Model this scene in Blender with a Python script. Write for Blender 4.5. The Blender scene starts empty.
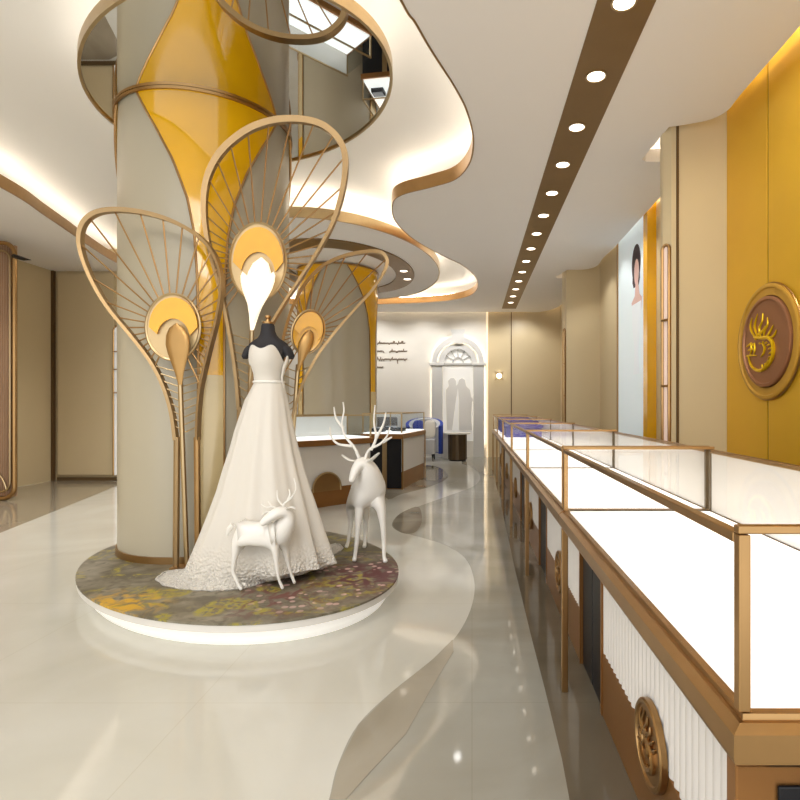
import bpy, bmesh, math, random
from mathutils import Vector, Matrix
random.seed(7)
scene = bpy.context.scene
COL = scene.collection
PI = math.pi
F, U0, V0, H = 550.0, 472.0, 405.0, 1.3      # focal length in pixels, vanishing point, eye height

# ------------------------------------------------------------------ measuring helpers
def on_z(u, v, z):                 # where the sight line through a pixel meets the level z
    k = (z - H) / (V0 - v)
    return Vector(((u - U0) * k, F * k, z))
def on_y(u, v, Y):
    return Vector(((u - U0) * Y / F, Y, H + (V0 - v) * Y / F))
def on_plane(u, v, p, n):
    r = Vector(((u - U0) / F, 1, (V0 - v) / F)); c = Vector((0, 0, H))
    return c + r * ((Vector(p) - c).dot(n) / r.dot(n))

# ------------------------------------------------------------------ materials
def lin(c):
    return tuple(((x / 255) / 12.92 if x / 255 <= .04045 else ((x / 255 + .055) / 1.055) ** 2.4) for x in c)
def mat(name, rgb, rough=.5, metal=0., emit=None, estr=0., var=.06, scale=6., bump=0., bscale=60., spec=.5, sheen=0., coat=0.):
    m = bpy.data.materials.new(name); m.use_nodes = True
    nt = m.node_tree; b = nt.nodes['Principled BSDF']; c = lin(rgb)
    tc = nt.nodes.new('ShaderNodeTexCoord')
    no = nt.nodes.new('ShaderNodeTexNoise'); no.inputs['Scale'].default_value = scale; no.inputs['Detail'].default_value = 4
    nt.links.new(tc.outputs['Object'], no.inputs['Vector'])
    mx = nt.nodes.new('ShaderNodeMix'); mx.data_type = 'RGBA'
    mx.inputs['A'].default_value = (*[x * (1 - var) for x in c], 1); mx.inputs['B'].default_value = (*[min(1, x * (1 + var)) for x in c], 1)
    nt.links.new(no.outputs['Fac'], mx.inputs['Factor']); nt.links.new(mx.outputs['Result'], b.inputs['Base Color'])
    b.inputs['Roughness'].default_value = rough; b.inputs['Metallic'].default_value = metal
    b.inputs['Specular IOR Level'].default_value = spec
    b.inputs['Coat Weight'].default_value = coat; b.inputs['Coat Roughness'].default_value = .05
    b.inputs['Sheen Weight'].default_value = sheen
    if emit:
        b.inputs['Emission Color'].default_value = (*lin(emit), 1); b.inputs['Emission Strength'].default_value = estr
    if bump:
        n2 = nt.nodes.new('ShaderNodeTexNoise'); n2.inputs['Scale'].default_value = bscale; n2.inputs['Detail'].default_value = 5
        nt.links.new(tc.outputs['Object'], n2.inputs['Vector'])
        bp = nt.nodes.new('ShaderNodeBump'); bp.inputs['Strength'].default_value = bump; bp.inputs['Distance'].default_value = .01
        nt.links.new(n2.outputs['Fac'], bp.inputs['Height']); nt.links.new(bp.outputs['Normal'], b.inputs['Normal'])
    return m
def stone(name, base, vein, rough=.07, scale=.8, grout=None, tile=.8):
    m = bpy.data.materials.new(name); m.use_nodes = True
    nt = m.node_tree; b = nt.nodes['Principled BSDF']; L = nt.links.new
    tc = nt.nodes.new('ShaderNodeTexCoord')
    n = nt.nodes.new('ShaderNodeTexNoise'); n.inputs['Scale'].default_value = scale; n.inputs['Detail'].default_value = 8; n.inputs['Distortion'].default_value = 1.6
    L(tc.outputs['Object'], n.inputs['Vector'])
    r = nt.nodes.new('ShaderNodeValToRGB'); r.color_ramp.elements[0].position = .35; r.color_ramp.elements[1].position = .62
    r.color_ramp.elements[0].color = (*lin(vein), 1); r.color_ramp.elements[1].color = (*lin(base), 1)
    L(n.outputs['Fac'], r.inputs['Fac']); out = r.outputs['Color']
    if grout:
        bk = nt.nodes.new('ShaderNodeTexBrick'); bk.offset = 0; bk.inputs['Scale'].default_value = 1
        bk.inputs['Brick Width'].default_value = tile; bk.inputs['Row Height'].default_value = tile; bk.inputs['Mortar Size'].default_value = .0025
        bk.inputs['Color1'].default_value = bk.inputs['Color2'].default_value = (1, 1, 1, 1); bk.inputs['Mortar'].default_value = (*[g / 255 for g in grout], 1)
        L(tc.outputs['Object'], bk.inputs['Vector'])
        mm = nt.nodes.new('ShaderNodeMix'); mm.data_type = 'RGBA'; mm.blend_type = 'MULTIPLY'; mm.inputs['Factor'].default_value = 1
        L(out, mm.inputs['A']); L(bk.outputs['Color'], mm.inputs['B']); out = mm.outputs['Result']
    L(out, b.inputs['Base Color']); b.inputs['Roughness'].default_value = rough; b.inputs['Specular IOR Level'].default_value = .5
    return m
def glass(name, tint=(1, 1, 1), gl=.9):
    m = bpy.data.materials.new(name); m.use_nodes = True; nt = m.node_tree; nt.nodes.clear()
    o = nt.nodes.new('ShaderNodeOutputMaterial'); t = nt.nodes.new('ShaderNodeBsdfTransparent'); g = nt.nodes.new('ShaderNodeBsdfGlossy')
    t.inputs['Color'].default_value = (*tint, 1); g.inputs['Roughness'].default_value = .02; g.inputs['Color'].default_value = (gl, gl, gl, 1)
    lw = nt.nodes.new('ShaderNodeLayerWeight'); lw.inputs['Blend'].default_value = .5
    pw = nt.nodes.new('ShaderNodeMath'); pw.operation = 'POWER'; pw.inputs[1].default_value = 5; nt.links.new(lw.outputs['Facing'], pw.inputs[0])
    fr = nt.nodes.new('ShaderNodeMapRange'); fr.inputs['To Min'].default_value = .02; fr.inputs['To Max'].default_value = .18; nt.links.new(pw.outputs[0], fr.inputs['Value'])
    mx = nt.nodes.new('ShaderNodeMixShader')
    nt.links.new(fr.outputs['Result'], mx.inputs['Fac']); nt.links.new(t.outputs[0], mx.inputs[1]); nt.links.new(g.outputs[0], mx.inputs[2]); nt.links.new(mx.outputs[0], o.inputs['Surface'])
    return m

M = dict(
    ceil=mat('ceiling paint', (243, 238, 234), .7, var=.02, scale=1.5),
    upper=mat('upper ceiling paint', (236, 234, 230), .7, var=.02, scale=1.5),
    gold=mat('brushed champagne gold', (190, 166, 126), .3, .95, var=.08, scale=14),
    golddeep=mat('bronze gold metal', (172, 136, 90), .3, .95, var=.12, scale=10),
    goldpale=mat('satin pale gold', (166, 138, 98), .4, .7, var=.08, scale=9),
    bronze=mat('brown ceiling metal', (136, 108, 70), .42, .55, var=.12, scale=5),
    wood=mat('brown copper veneer', (150, 104, 56), .3, .55, var=.2, scale=3),
    cream=mat('cream satin wall panel', (211, 193, 156), .38, var=.05, scale=1.2),
    creamcol=mat('cream column lacquer', (178, 169, 148), .3, var=.03, scale=1.0),
    white=mat('white wall plaster', (228, 224, 216), .6, var=.03, scale=2),
    relief=mat('pale grey relief plaster', (212, 212, 210), .6, var=.03, scale=4),
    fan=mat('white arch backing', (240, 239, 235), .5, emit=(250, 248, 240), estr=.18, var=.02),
    amber=mat('glossy amber lacquer', (238, 178, 8), .09, .0, var=.16, scale=1.7, spec=.7, coat=.5),
    goldwall=mat('gold silk wall panel', (228, 180, 48), .34, .35, var=.1, scale=1.4, bump=.05, bscale=90),
    seam=mat('dark seam', (96, 70, 36), .85),
    mirror=mat('mirror', (226, 226, 224), .015, 1., var=.01),
    copper=mat('matte copper disc', (160, 112, 80), .42, .5, var=.08),
    emblem=mat('bright gold emblem', (235, 195, 20), .28, .6, var=.1, scale=20),
    deck=mat('lit white display deck', (250, 249, 245), .4, emit=(255, 250, 242), estr=1.0, var=.01),
    backp=mat('white back door', (232, 228, 222), .22, var=.04, scale=2),
    flute=mat('white fluted panel', (226, 222, 218), .4, var=.02),
    black=mat('black lacquer', (24, 24, 28), .4, var=.1, spec=.3),
    darkmetal=mat('dark bronze strip', (92, 78, 60), .4, .7),
    blue=mat('royal blue velvet', (38, 34, 150), .8, var=.2, scale=20),
    bluefab=mat('cobalt blue upholstery', (40, 66, 165), .7, var=.15, scale=12),
    greyfab=mat('pale grey upholstery', (190, 192, 198), .8, var=.06, scale=12),
    deer=mat('white matte resin', (238, 235, 229), .42, var=.02),
    blackfab=mat('black stretch fabric', (38, 36, 40), .75, var=.15, scale=20),
    plinth=mat('platform fascia', (222, 218, 212), .35, var=.03),
    glow=mat('lit white plinth acrylic', (244, 243, 239), .4, emit=(255, 250, 240), estr=.35, var=.01),
    led=mat('warm led strip', (255, 240, 210), .5, emit=(255, 242, 224), estr=12.),
    led2=mat('soft led strip', (255, 244, 222), .5, emit=(255, 240, 216), estr=16.),
    bulb=mat('downlight lens', (255, 250, 240), .5, emit=(255, 244, 226), estr=5.),
    lamp=mat('wall lamp glow', (255, 250, 240), .5, emit=(255, 238, 206), estr=9.),
    posterbg=mat('pale blue poster print', (212, 224, 228), .35, emit=(212, 222, 226), estr=.3, var=.05, scale=3),  # unlit print, slight emission added to lift its brightness
    hair=mat('printed dark hair', (44, 22, 32), .5), skin=mat('printed skin tone', (222, 186, 176), .5), blouse=mat('printed white dress', (222, 226, 230), .5, emit=(212, 222, 226), estr=.27, var=.02),  # printed dress gets added emission too, to blend with the poster ground
    leafw=mat('lit white leaf petal', (232, 222, 204), .35, emit=(255, 240, 214), estr=.6),
    eyepale=mat('pale champagne eye plate', (204, 176, 128), .32, .25, var=.06),
    eyey=mat('amber crescent enamel', (232, 168, 6), .2, .1, var=.15, scale=8, coat=.6),
    leafb=mat('satin bronze leaf', (172, 134, 80), .3, .7, var=.15, scale=5),
    rose=mat('rose bronze curtain glass', (172, 140, 112), .28, .35, var=.12, scale=3),
    pink=mat('pink lit niche back', (232, 208, 196), .4, emit=(255, 220, 200), estr=.25, var=.06),
    brownbase=mat('dark bronze skirting', (112, 90, 60), .4, .4),
    warmline=mat('dim warm light line', (240, 220, 185), .5, emit=(255, 232, 196), estr=.7),
    ochre=mat('ochre gold moulding', (196, 150, 56), .5, .15, var=.08),
    reliefpale=mat('light plaster', (232, 231, 228), .6, var=.02),
    strip=mat('pale champagne lacquer', (212, 190, 142), .18, .1, var=.06, coat=.5),
    ink=mat('grey brown lettering', (128, 112, 96), .5),
    floor=stone('cream polished stone', (207, 205, 196), (196, 193, 181), .06, .55, grout=(236, 232, 224), tile=1.2),
    fgrey=stone('pale grey polished stone', (168, 166, 156), (150, 145, 132), .05, .8, grout=(232, 230, 226), tile=1.2),
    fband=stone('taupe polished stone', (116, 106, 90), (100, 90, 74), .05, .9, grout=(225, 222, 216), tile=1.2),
    fmid=stone('beige grey polished stone', (168, 160, 144), (152, 144, 128), .06, .9),
    fdark=stone('smoky polished stone', (150, 142, 126), (128, 120, 106), .06, 1.2),
    fleft=stone('grey taupe polished stone', (150, 140, 122), (136, 126, 108), .12, .9),
)
M['glass'] = glass('clear glass'); M['glassblue'] = glass('bluish glass', (.93, .97, 1))

def rug_mat():
    m = bpy.data.materials.new('flowering meadow print'); m.use_nodes = True
    nt = m.node_tree; b = nt.nodes['Principled BSDF']; L = nt.links.new; N = nt.nodes.new
    tc = N('ShaderNodeTexCoord')
    def noise(s, d=6, dist=0., off=(0, 0, 0)):
        mp = N('ShaderNodeMapping'); mp.inputs['Location'].default_value = off; L(tc.outputs['Object'], mp.inputs['Vector'])
        n = N('ShaderNodeTexNoise'); n.inputs['Scale'].default_value = s; n.inputs['Detail'].default_value = d; n.inputs['Distortion'].default_value = dist
        L(mp.outputs[0], n.inputs['Vector']); return n.outputs['Fac']
    def ramp(f, a, c):
        r = N('ShaderNodeMapRange'); r.inputs['From Min'].default_value = a; r.inputs['From Max'].default_value = c; L(f, r.inputs['Value']); return r.outputs['Result']
    def mix(f, a, c):
        x = N('ShaderNodeMix'); x.data_type = 'RGBA'
        if hasattr(f, 'is_linked') or not isinstance(f, float): L(f, x.inputs['Factor'])
        for k, s in (('A', a), ('B', c)):
            if isinstance(s, tuple): x.inputs[k].default_value = (*lin(s), 1)
            else: L(s, x.inputs[k])
        return x.outputs['Result']
    def mul(a, c):
        x = N('ShaderNodeMath'); x.operation = 'MULTIPLY'; L(a, x.inputs[0]); L(c, x.inputs[1]); return x.outputs[0]
    def spot(cx, cy, r):
        d = N('ShaderNodeVectorMath'); d.operation = 'DISTANCE'; L(tc.outputs['Object'], d.inputs[0]); d.inputs[1].default_value = (cx + 1.72, cy - 4.085, .15)
        return ramp(d.outputs['Value'], r, r * .35)
    base = mix(ramp(noise(5, 8, .8), .35, .65), (98, 90, 72), (142, 134, 116))
    base = mix(ramp(noise(16, 6, .5, (3, 1, 0)), .52, .7), base, (96, 88, 70))
    base = mix(mul(ramp(noise(3.2, 5, 1.5, (9, 2, 0)), .52, .6), ramp(noise(30, 4, .6), .4, .55)), base, (160, 148, 54))
    p = mul(spot(-.72, 3.72, .55), ramp(noise(9, 6, 1.2, (5, 7, 0)), .44, .56)); base = mix(p, base, (96, 48, 52))
    p2 = mul(spot(-1.15, 3.3, .45), ramp(noise(9, 6, 1.2, (1, 4, 0)), .5, .6)); base = mix(p2, base, (110, 66, 60))
    p3 = mul(spot(-2.05, 3.15, .35), ramp(noise(12, 5, .8, (2, 8, 0)), .46, .6)); base = mix(p3, base, (206, 160, 40))
    vo = N('ShaderNodeTexVoronoi'); vo.inputs['Scale'].default_value = 15; L(tc.outputs['Object'], vo.inputs['Vector'])
    pet = mul(mul(ramp(vo.outputs['Distance'], .33, .26), ramp(noise(4, 2, 0, (6, 6, 0)), .46, .5)), spot(-.85, 3.6, .75))
    base = mix(pet, base, (216, 178, 172))
    L(base, b.inputs['Base Color']); b.inputs['Roughness'].default_value = .5
    return m
M['rug'] = rug_mat()

def gown_mat():
    m = mat('ivory satin and tulle', (216, 210, 200), .5, var=.02, scale=9, sheen=.4)
    nt = m.node_tree; b = nt.nodes['Principled BSDF']; L = nt.links.new
    tc = nt.nodes.new('ShaderNodeTexCoord'); vo = nt.nodes.new('ShaderNodeTexVoronoi'); vo.inputs['Scale'].default_value = 55; L(tc.outputs['Object'], vo.inputs['Vector'])
    sp = nt.nodes.new('ShaderNodeSeparateXYZ'); L(tc.outputs['Object'], sp.inputs[0])
    mr = nt.nodes.new('ShaderNodeMapRange'); mr.inputs['From Min'].default_value = .27; mr.inputs['From Max'].default_value = .05; mr.inputs['To Max'].default_value = .9; L(sp.outputs['Z'], mr.inputs['Value'])
    bp = nt.nodes.new('ShaderNodeBump'); bp.inputs['Distance'].default_value = .02; L(mr.outputs['Result'], bp.inputs['Strength']); L(vo.outputs['Distance'], bp.inputs['Height']); L(bp.outputs['Normal'], b.inputs['Normal'])
    return m
M['gown'] = gown_mat()

# ------------------------------------------------------------------ mesh helpers
def new(): return bmesh.new()
def finish(name, bm, m, parent=None, smooth=True, ang=40):
    bmesh.ops.recalc_face_normals(bm, faces=bm.faces)
    me = bpy.data.meshes.new(name); bm.to_mesh(me); bm.free()
    me.materials.append(M[m] if isinstance(m, str) else m)
    o = bpy.data.objects.new(name, me); COL.objects.link(o)
    if smooth:
        for p in me.polygons: p.use_smooth = True
        try: me.set_sharp_from_angle(angle=math.radians(ang))
        except Exception: pass
    if parent is not None:
        o.parent = parent; me.transform(Matrix.Translation(-root_at(parent)))
    return o
def root_at(p):
    while p.parent is not None: p = p.parent
    return Vector(p.location)
def tag(o, label=None, cat=None, group=None, kind=None):
    if label: o['label'] = label
    if cat: o['category'] = cat
    if group: o['group'] = group
    if kind: o['kind'] = kind
    return o
def thing(name, label, cat, loc=(0, 0, 0), group=None):
    o = bpy.data.objects.new(name, None); COL.objects.link(o); o.location = loc; o.empty_display_size = .05
    return tag(o, label, cat, group)
def struct(name, bm, m, smooth=False): return tag(finish(name, bm, m, None, smooth), kind='structure')
def box(bm, x0, x1, y0, y1, z0, z1, mt=None, bev=0.):
    r = bmesh.ops.create_cube(bm, size=1)
    for v in r['verts']:
        v.co = Vector(((x0 + x1) / 2 + v.co.x * (x1 - x0), (y0 + y1) / 2 + v.co.y * (y1 - y0), (z0 + z1) / 2 + v.co.z * (z1 - z0)))
        if mt: v.co = mt @ v.co
    if bev:
        es = list({e for v in r['verts'] for e in v.link_edges})
        bmesh.ops.bevel(bm, geom=es, offset=bev, segments=2, affect='EDGES', profile=.5)
    return bm
def prism(bm, pts, z0, z1, mt=None):           # polygon footprint pulled up from z0 to z1
    a = [bm.verts.new((p[0], p[1], z0)) for p in pts]; b = [bm.verts.new((p[0], p[1], z1)) for p in pts]; n = len(pts)
    bm.faces.new(a); bm.faces.new(b)
    for i in range(n): bm.faces.new((a[i], a[(i + 1) % n], b[(i + 1) % n], b[i]))
    if mt:
        for v in a + b: v.co = mt @ v.co
    return bm
def slab(bm, pts, off, closed_fill=True):      # 3D outline given thickness along off
    a = [bm.verts.new(Vector(p)) for p in pts]; b = [bm.verts.new(Vector(p) + off) for p in pts]; n = len(pts)
    bm.faces.new(a); bm.faces.new(b)
    for i in range(n): bm.faces.new((a[i], a[(i + 1) % n], b[(i + 1) % n], b[i]))
    return bm
def ringwall(bm, inner, outer, z0, z1):         # band between two equal length loops
    n = len(inner)
    A = [bm.verts.new((*p[:2], z0)) for p in inner]; B = [bm.verts.new((*p[:2], z0)) for p in outer]
    C = [bm.verts.new((*p[:2], z1)) for p in inner]; D = [bm.verts.new((*p[:2], z1)) for p in outer]
    for i in range(n):
        j = (i + 1) % n
        for q in ((A[i], A[j], B[j], B[i]), (C[i], D[i], D[j], C[j]), (A[i], C[i], C[j], A[j]), (B[i], B[j], D[j], D[i])): bm.faces.new(q)
    return bm
def tube(bm, pts, r, seg=8, closed=False, flat=1.):
    pts = [Vector(p) for p in pts]; n = len(pts); rings = []; prev = None
    for i, p in enumerate(pts):
        if closed: t = pts[(i + 1) % n] - pts[i - 1]
        else: t = pts[min(i + 1, n - 1)] - pts[max(i - 1, 0)]
        t.normalize()
        if prev is None:
            a = Vector((0, 0, 1)) if abs(t.z) < .9 else Vector((1, 0, 0)); nrm = t.cross(a).normalized()
        else: nrm = (prev - t * prev.dot(t)).normalized()
        prev = nrm; bn = t.cross(nrm); rr = r[i] if isinstance(r, (list, tuple)) else r
        rings.append([bm.verts.new(p + (nrm * math.cos(2 * PI * k / seg) + bn * math.sin(2 * PI * k / seg) * flat) * rr) for k in range(seg)])
    m = n if closed else n - 1
    for i in range(m):
        A, B = rings[i], rings[(i + 1) % n]
        for k in range(seg): bm.faces.new((A[k], A[(k + 1) % seg], B[(k + 1) % seg], B[k]))
    if not closed: bm.faces.new(rings[0]); bm.faces.new(rings[-1])
    return bm
def loft(bm, rings, cap=True, wrap=True):
    R = [[bm.verts.new(p) for p in r] for r in rings]; n = len(R[0])
    for a, b in zip(R, R[1:]):
        for k in range(n if wrap else n - 1): bm.faces.new((a[k], a[(k + 1) % n], b[(k + 1) % n], b[k]))
    if cap: bm.faces.new(R[0]); bm.faces.new(R[-1])
    return bm
def ell(cx, cy, rx, ry, rot=0., n=96, z=None):
    o = []
    for i in range(n):
        t = 2 * PI * i / n; x, y = rx * math.cos(t), ry * math.sin(t)
        p = (cx + x * math.cos(rot) - y * math.sin(rot), cy + x * math.sin(rot) + y * math.cos(rot))
        o.append(p if z is None else (*p, z))
    return o
def spline(pts, k=6, closed=False):
    pts = [Vector(p) for p in pts]; n = len(pts); out = []
    for i in range(n if closed else n - 1):
        g = lambda j: pts[j % n] if closed else pts[min(max(j, 0), n - 1)]
        p0, p1, p2, p3 = g(i - 1), g(i), g(i + 1), g(i + 2)
        for s in range(k):
            t = s / k
            out.append(.5 * ((2 * p1) + (p2 - p0) * t + (2 * p0 - 5 * p1 + 4 * p2 - p3) * t * t + (3 * p1 - p0 - 3 * p2 + p3) * t ** 3))
    if not closed: out.append(pts[-1])
    return out
def offset2(pts, d, closed=True):               # shift a plan loop sideways by d (left of travel)
    n = len(pts); o = []
    for i in range(n):
        a = Vector(pts[i - 1 if (closed or i) else 0][:2]); b = Vector(pts[(i + 1) % n if closed else min(i + 1, n - 1)][:2])
        t = (b - a); t.normalize() if t.length > 1e-9 else None
        o.append((pts[i][0] - t.y * d, pts[i][1] + t.x * d))
    return o
def skin(name, nodes, edges, m, parent=None, sub=2):
    me = bpy.data.meshes.new(name + '_cage'); me.from_pydata([n[0] for n in nodes], edges, [])
    o = bpy.data.objects.new(name + '_cage', me); COL.objects.link(o)
    sm = o.modifiers.new('s', 'SKIN'); sm.use_smooth_shade = True
    for i, n in enumerate(nodes):
        me.skin_vertices[0].data[i].radius = (n[1], n[1]); me.skin_vertices[0].data[i].use_root = (i == 0)
    ss = o.modifiers.new('u', 'SUBSURF'); ss.levels = sub; ss.render_levels = sub
    dg = bpy.context.evaluated_depsgraph_get(); dg.update()
    res = bpy.data.meshes.new_from_object(o.evaluated_get(dg)); res.name = name
    bpy.data.objects.remove(o, do_unlink=True)
    res.materials.clear(); res.materials.append(M[m])
    for p in res.polygons: p.use_smooth = True
    r = bpy.data.objects.new(name, res); COL.objects.link(r)
    if parent is not None: r.parent = parent; res.transform(Matrix.Translation(-root_at(parent)))
    return r
def copy_tree(o, parent=None):
    c = o.copy(); COL.objects.link(c); c.parent = parent
    for ch in list(o.children): copy_tree(ch, c)
    return c

# ================================================================== SETTING
CZ = 3.6; CT = 3.72; UZ = 3.98
# ---- floor and its inlays
def flat(name, pts, z, m):
    bm = new(); vs = [bm.verts.new((p[0], p[1], z)) for p in pts]; es = [bm.edges.new((vs[i], vs[(i + 1) % len(vs)])) for i in range(len(vs))]
    bmesh.ops.triangle_fill(bm, edges=es, use_beauty=True)
    g = bmesh.ops.extrude_face_region(bm, geom=list(bm.faces))
    for e in g['geom']:
        if isinstance(e, bmesh.types.BMVert): e.co.z -= .0015
    return struct(name, bm, m)
bm = new(); box(bm, -7.6, 2.6, -1.2, 14.2, -.12, 0); struct('floor', bm, 'floor')
fz = lambda u, v: tuple(on_z(u, v, 0)[:2])
curve_near = [(.02 - .5, .9)]
S = [(318, 830), (329, 800), (338, 765), (358, 725), (392, 692), (432, 660), (458, 634), (472, 605), (474, 580), (465, 558), (445, 545), (420, 537), (398, 531), (392, 524), (400, 514), (420, 506), (448, 496), (474, 486), (480, 477), (474, 468), (462, 464)]
S = [fz(*p) for p in S]; S = [tuple(p) for p in spline([(*p, 0) for p in [(-.45, .9)] + S], 5)]
grey = [(p[0], p[1]) for p in S] + [(-.25, 13.7), (2.15, 13.7), (2.15, -1), (-.55, -1)]
flat('floor.001', grey, .0016, 'fgrey')
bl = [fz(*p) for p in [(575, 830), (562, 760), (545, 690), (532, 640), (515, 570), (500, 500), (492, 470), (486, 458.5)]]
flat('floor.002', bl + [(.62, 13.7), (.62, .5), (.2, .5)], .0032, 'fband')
cr = [fz(*p) for p in [(393, 524), (400, 514), (418, 507), (422, 520), (417, 531), (408, 534), (398, 531)]]
flat('floor.003', [tuple(p[:2]) for p in spline([(*p, 0) for p in cr], 5, True)], .0034, 'fdark')
sh = [fz(*p) for p in [(329, 800), (338, 765), (358, 725), (392, 692), (432, 660), (452, 640), (453, 652), (430, 690), (405, 735), (372, 770), (345, 800)]]
flat('floor.004', [(p[0] + .003, p[1]) for p in sh], .0034, 'fmid')
lf = [fz(*p) for p in [(-40, 549), (0, 533), (30, 521), (60, 509), (90, 497), (116, 486), (122, 482.5)]]
flat('floor.005', [(-7.15, 5.5)] + lf + [(-6.2, 9.4), (-7.15, 9.4)], .0018, 'fleft')
bk = [fz(*p) for p in [(385, 497), (402, 494), (432, 486), (448, 477), (440, 468), (420, 465), (380, 468)]]
flat('floor.006', [tuple(p[:2]) for p in spline([(*p, 0) for p in bk], 4, True)], .0034, 'fmid')
cw = [fz(*p) for p in [(440, 462), (452, 468), (453, 476), (446, 484), (456, 482), (464, 475), (462, 466), (450, 461)]]
flat('floor.007', [tuple(p[:2]) for p in spline([(*p, 0) for p in cw], 4, True)], .0038, 'floor')

# ---- ceilings
hole = [on_z(u, v, CZ)[:2] for u, v in [(402, 0), (416, 22), (432, 50), (455, 86), (468, 112), (474, 140), (470, 163), (456, 179), (432, 187), (402, 195), (393, 204), (396, 221), (414, 239), (440, 254), (464, 266), (477, 279), (476, 291), (462, 298), (430, 302), (378, 304)]]
hole = [(-1.2, -.6), (-.95, .9), (-.6, 2.2)] + [tuple(p) for p in hole] + [(-3.6, 12.7), (-5.0, 11.9), (-5.7, 10.2)] + [tuple(on_z(u, v, CZ)[:2]) for u, v in [(117, 263), (50, 219), (0, 187)]] + [(-4.8, 3.5), (-4.6, 1), (-4.4, -.6)]
hole = [tuple(p[:2]) for p in spline([(*p, 0) for p in hole], 7, True)]
cz = lambda u, v: tuple(on_z(u, v, CZ)[:2])
notch1 = spline([(*p, 0) for p in [(1.99, 3.7), (1.99, 4.1), cz(728, 110), cz(712, 119), cz(690, 124), cz(669, 127)]], 4)
notch2 = spline([(*p, 0) for p in [(2.08, 8.1), cz(603, 258), cz(597, 266), cz(585, 269.5), cz(567, 270)]], 4)
notch3 = spline([(*p, 0) for p in [(2.08, 11.6), cz(566, 301), cz(556, 308), cz(540, 312), (1.3, 13.6)]], 4)
rightedge = [(1.99, -1.2)] + [tuple(p[:2]) for p in notch1] + [(1.59, 5.15), (1.64, 5.2), (2.08, 5.2)] + [tuple(p[:2]) for p in notch2] + [(1.5, 9.9), (1.55, 9.98), (2.08, 9.98)] + [tuple(p[:2]) for p in notch3]
outer = rightedge + [(-5.9, 13.6), (-5.9, 9.46), (-7.2, 9.46), (-7.2, -1.2)]
bm = new(); loops = []
for lp in (outer, hole):
    vs = [bm.verts.new((*p, CZ)) for p in lp]; loops.append([bm.edges.new((vs[i], vs[(i + 1) % len(vs)])) for i in range(len(vs))])
bmesh.ops.triangle_fill(bm, edges=loops[0] + loops[1], use_beauty=True)
g = bmesh.ops.extrude_face_region(bm, geom=list(bm.faces))
for e in g['geom']:
    if isinstance(e, bmesh.types.BMVert): e.co.z = CT
struct('ceiling', bm, 'ceil')
bm = new(); box(bm, -7.6, 2.6, -1.2, 14.2, UZ, UZ + .1); struct('ceiling.001', bm, 'upper')
# gold lip round the curved opening
sgn = .012
bm = new(); ringwall(bm, offset2(hole, sgn), offset2(hole, -.002), CZ - .004, CT + .012); struct('trim_1', bm, 'golddeep', True)
# LED strips lying on the ceiling slab
def led(name, path, z, closed=False, m='led', w=.035, h=.02):
    bm = new(); tube(bm, [(p[0], p[1], z) for p in path], w / 2, 4, closed); return tag(finish(name, bm, m), kind='structure')
led('trim_2', offset2(hole, -.12)[::2], CT + .03, True)
led('trim_3', [(p[0] - .09, p[1]) for p in rightedge if p[1] < 4.1], CT + .03, m='led2')
led('trim_4', [(1.48, 4.45), (1.48, 5.1)], CT + .03, m='led2')
led('trim_14', [(1.62, 5.32), (2.05, 5.32)], CT + .03, m='led2')
led('trim_15', [(1.62, 10.1), (2.05, 10.1)], CT + .03, m='led2')
led('trim_5', [(1.98, 5.5), (1.98, 8.3)], CT + .03, m='led2')
led('trim_6', [(1.42, 9.3), (1.42, 9.9)], CT + .03, m='led2')
led('trim_7', [(1.98, 10.2), (1.96, 11.8), (1.6, 12.9), (1.0, 13.45), (-5.4, 13.47)], CT + .03, m='led2')

# ---- walls
def wallbox(name, x0, x1, y0, y1, m='cream', z0=0, z1=UZ):
    bm = new(); box(bm, x0, x1, y0, y1, z0, z1); return struct(name, bm, m)
wallbox('wall_right', 2.2, 2.35, -1.2, 13.75)
wallbox('wall_back', -5.95, .36, 13.75, 13.9, 'white')
wallbox('wall_back.001', .4, 2.35, 13.72, 13.9)
wallbox('wall_left', -7.35, -7.2, -1.2, 9.46)
wallbox('wall_left.001', -7.35, -5.9, 9.46, 9.6)
wallbox('wall_left.002', -6.05, -5.9, 9.6, 13.75)
wallbox('trim_8', .36, .4, 13.68, 13.75, 'warmline', 0, 3.7)
for x in (.97,): wallbox('trim_9', x, x + .02, 13.705, 13.72, 'seam', 0, 3.95)
wallbox('baseboard_left', -7.12, -6.1, 9.43, 9.46, 'brownbase', 0, .06)
wallbox('trim_10', -7.2, -7.16, 9.4, 9.46, 'seam', 0, 3.6)
# fitted panels of the left back wall
bm = new(); box(bm, -7.1, -6.13, 9.42, 9.46, .1, 3.55, bev=.006); tag(finish('wall_panel', bm, 'cream', smooth=False), 'tall cream wall panel left of the big column', 'wall panel')
# gold wall behind the counters
for k, (a, b) in enumerate([(3.955, 4.575), (2.905, 3.935), (1.855, 2.885), (.8, 1.835)]):
    bm = new(); box(bm, 2.12, 2.2, a, b, 0, UZ - .02, bev=.001)
    tag(finish('wall_panel', bm, 'goldwall', smooth=False),
        ['narrow gold wall panel beside the cream pilaster', 'gold wall panel right of the seam through the round emblem', 'gold wall panel nearest the picture edge', 'gold wall panel behind the near counter end'][k], 'wall panel', 'gold panels of the right wall')
wallbox('trim_11', 2.128, 2.19, .8, 4.57, 'seam')
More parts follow.
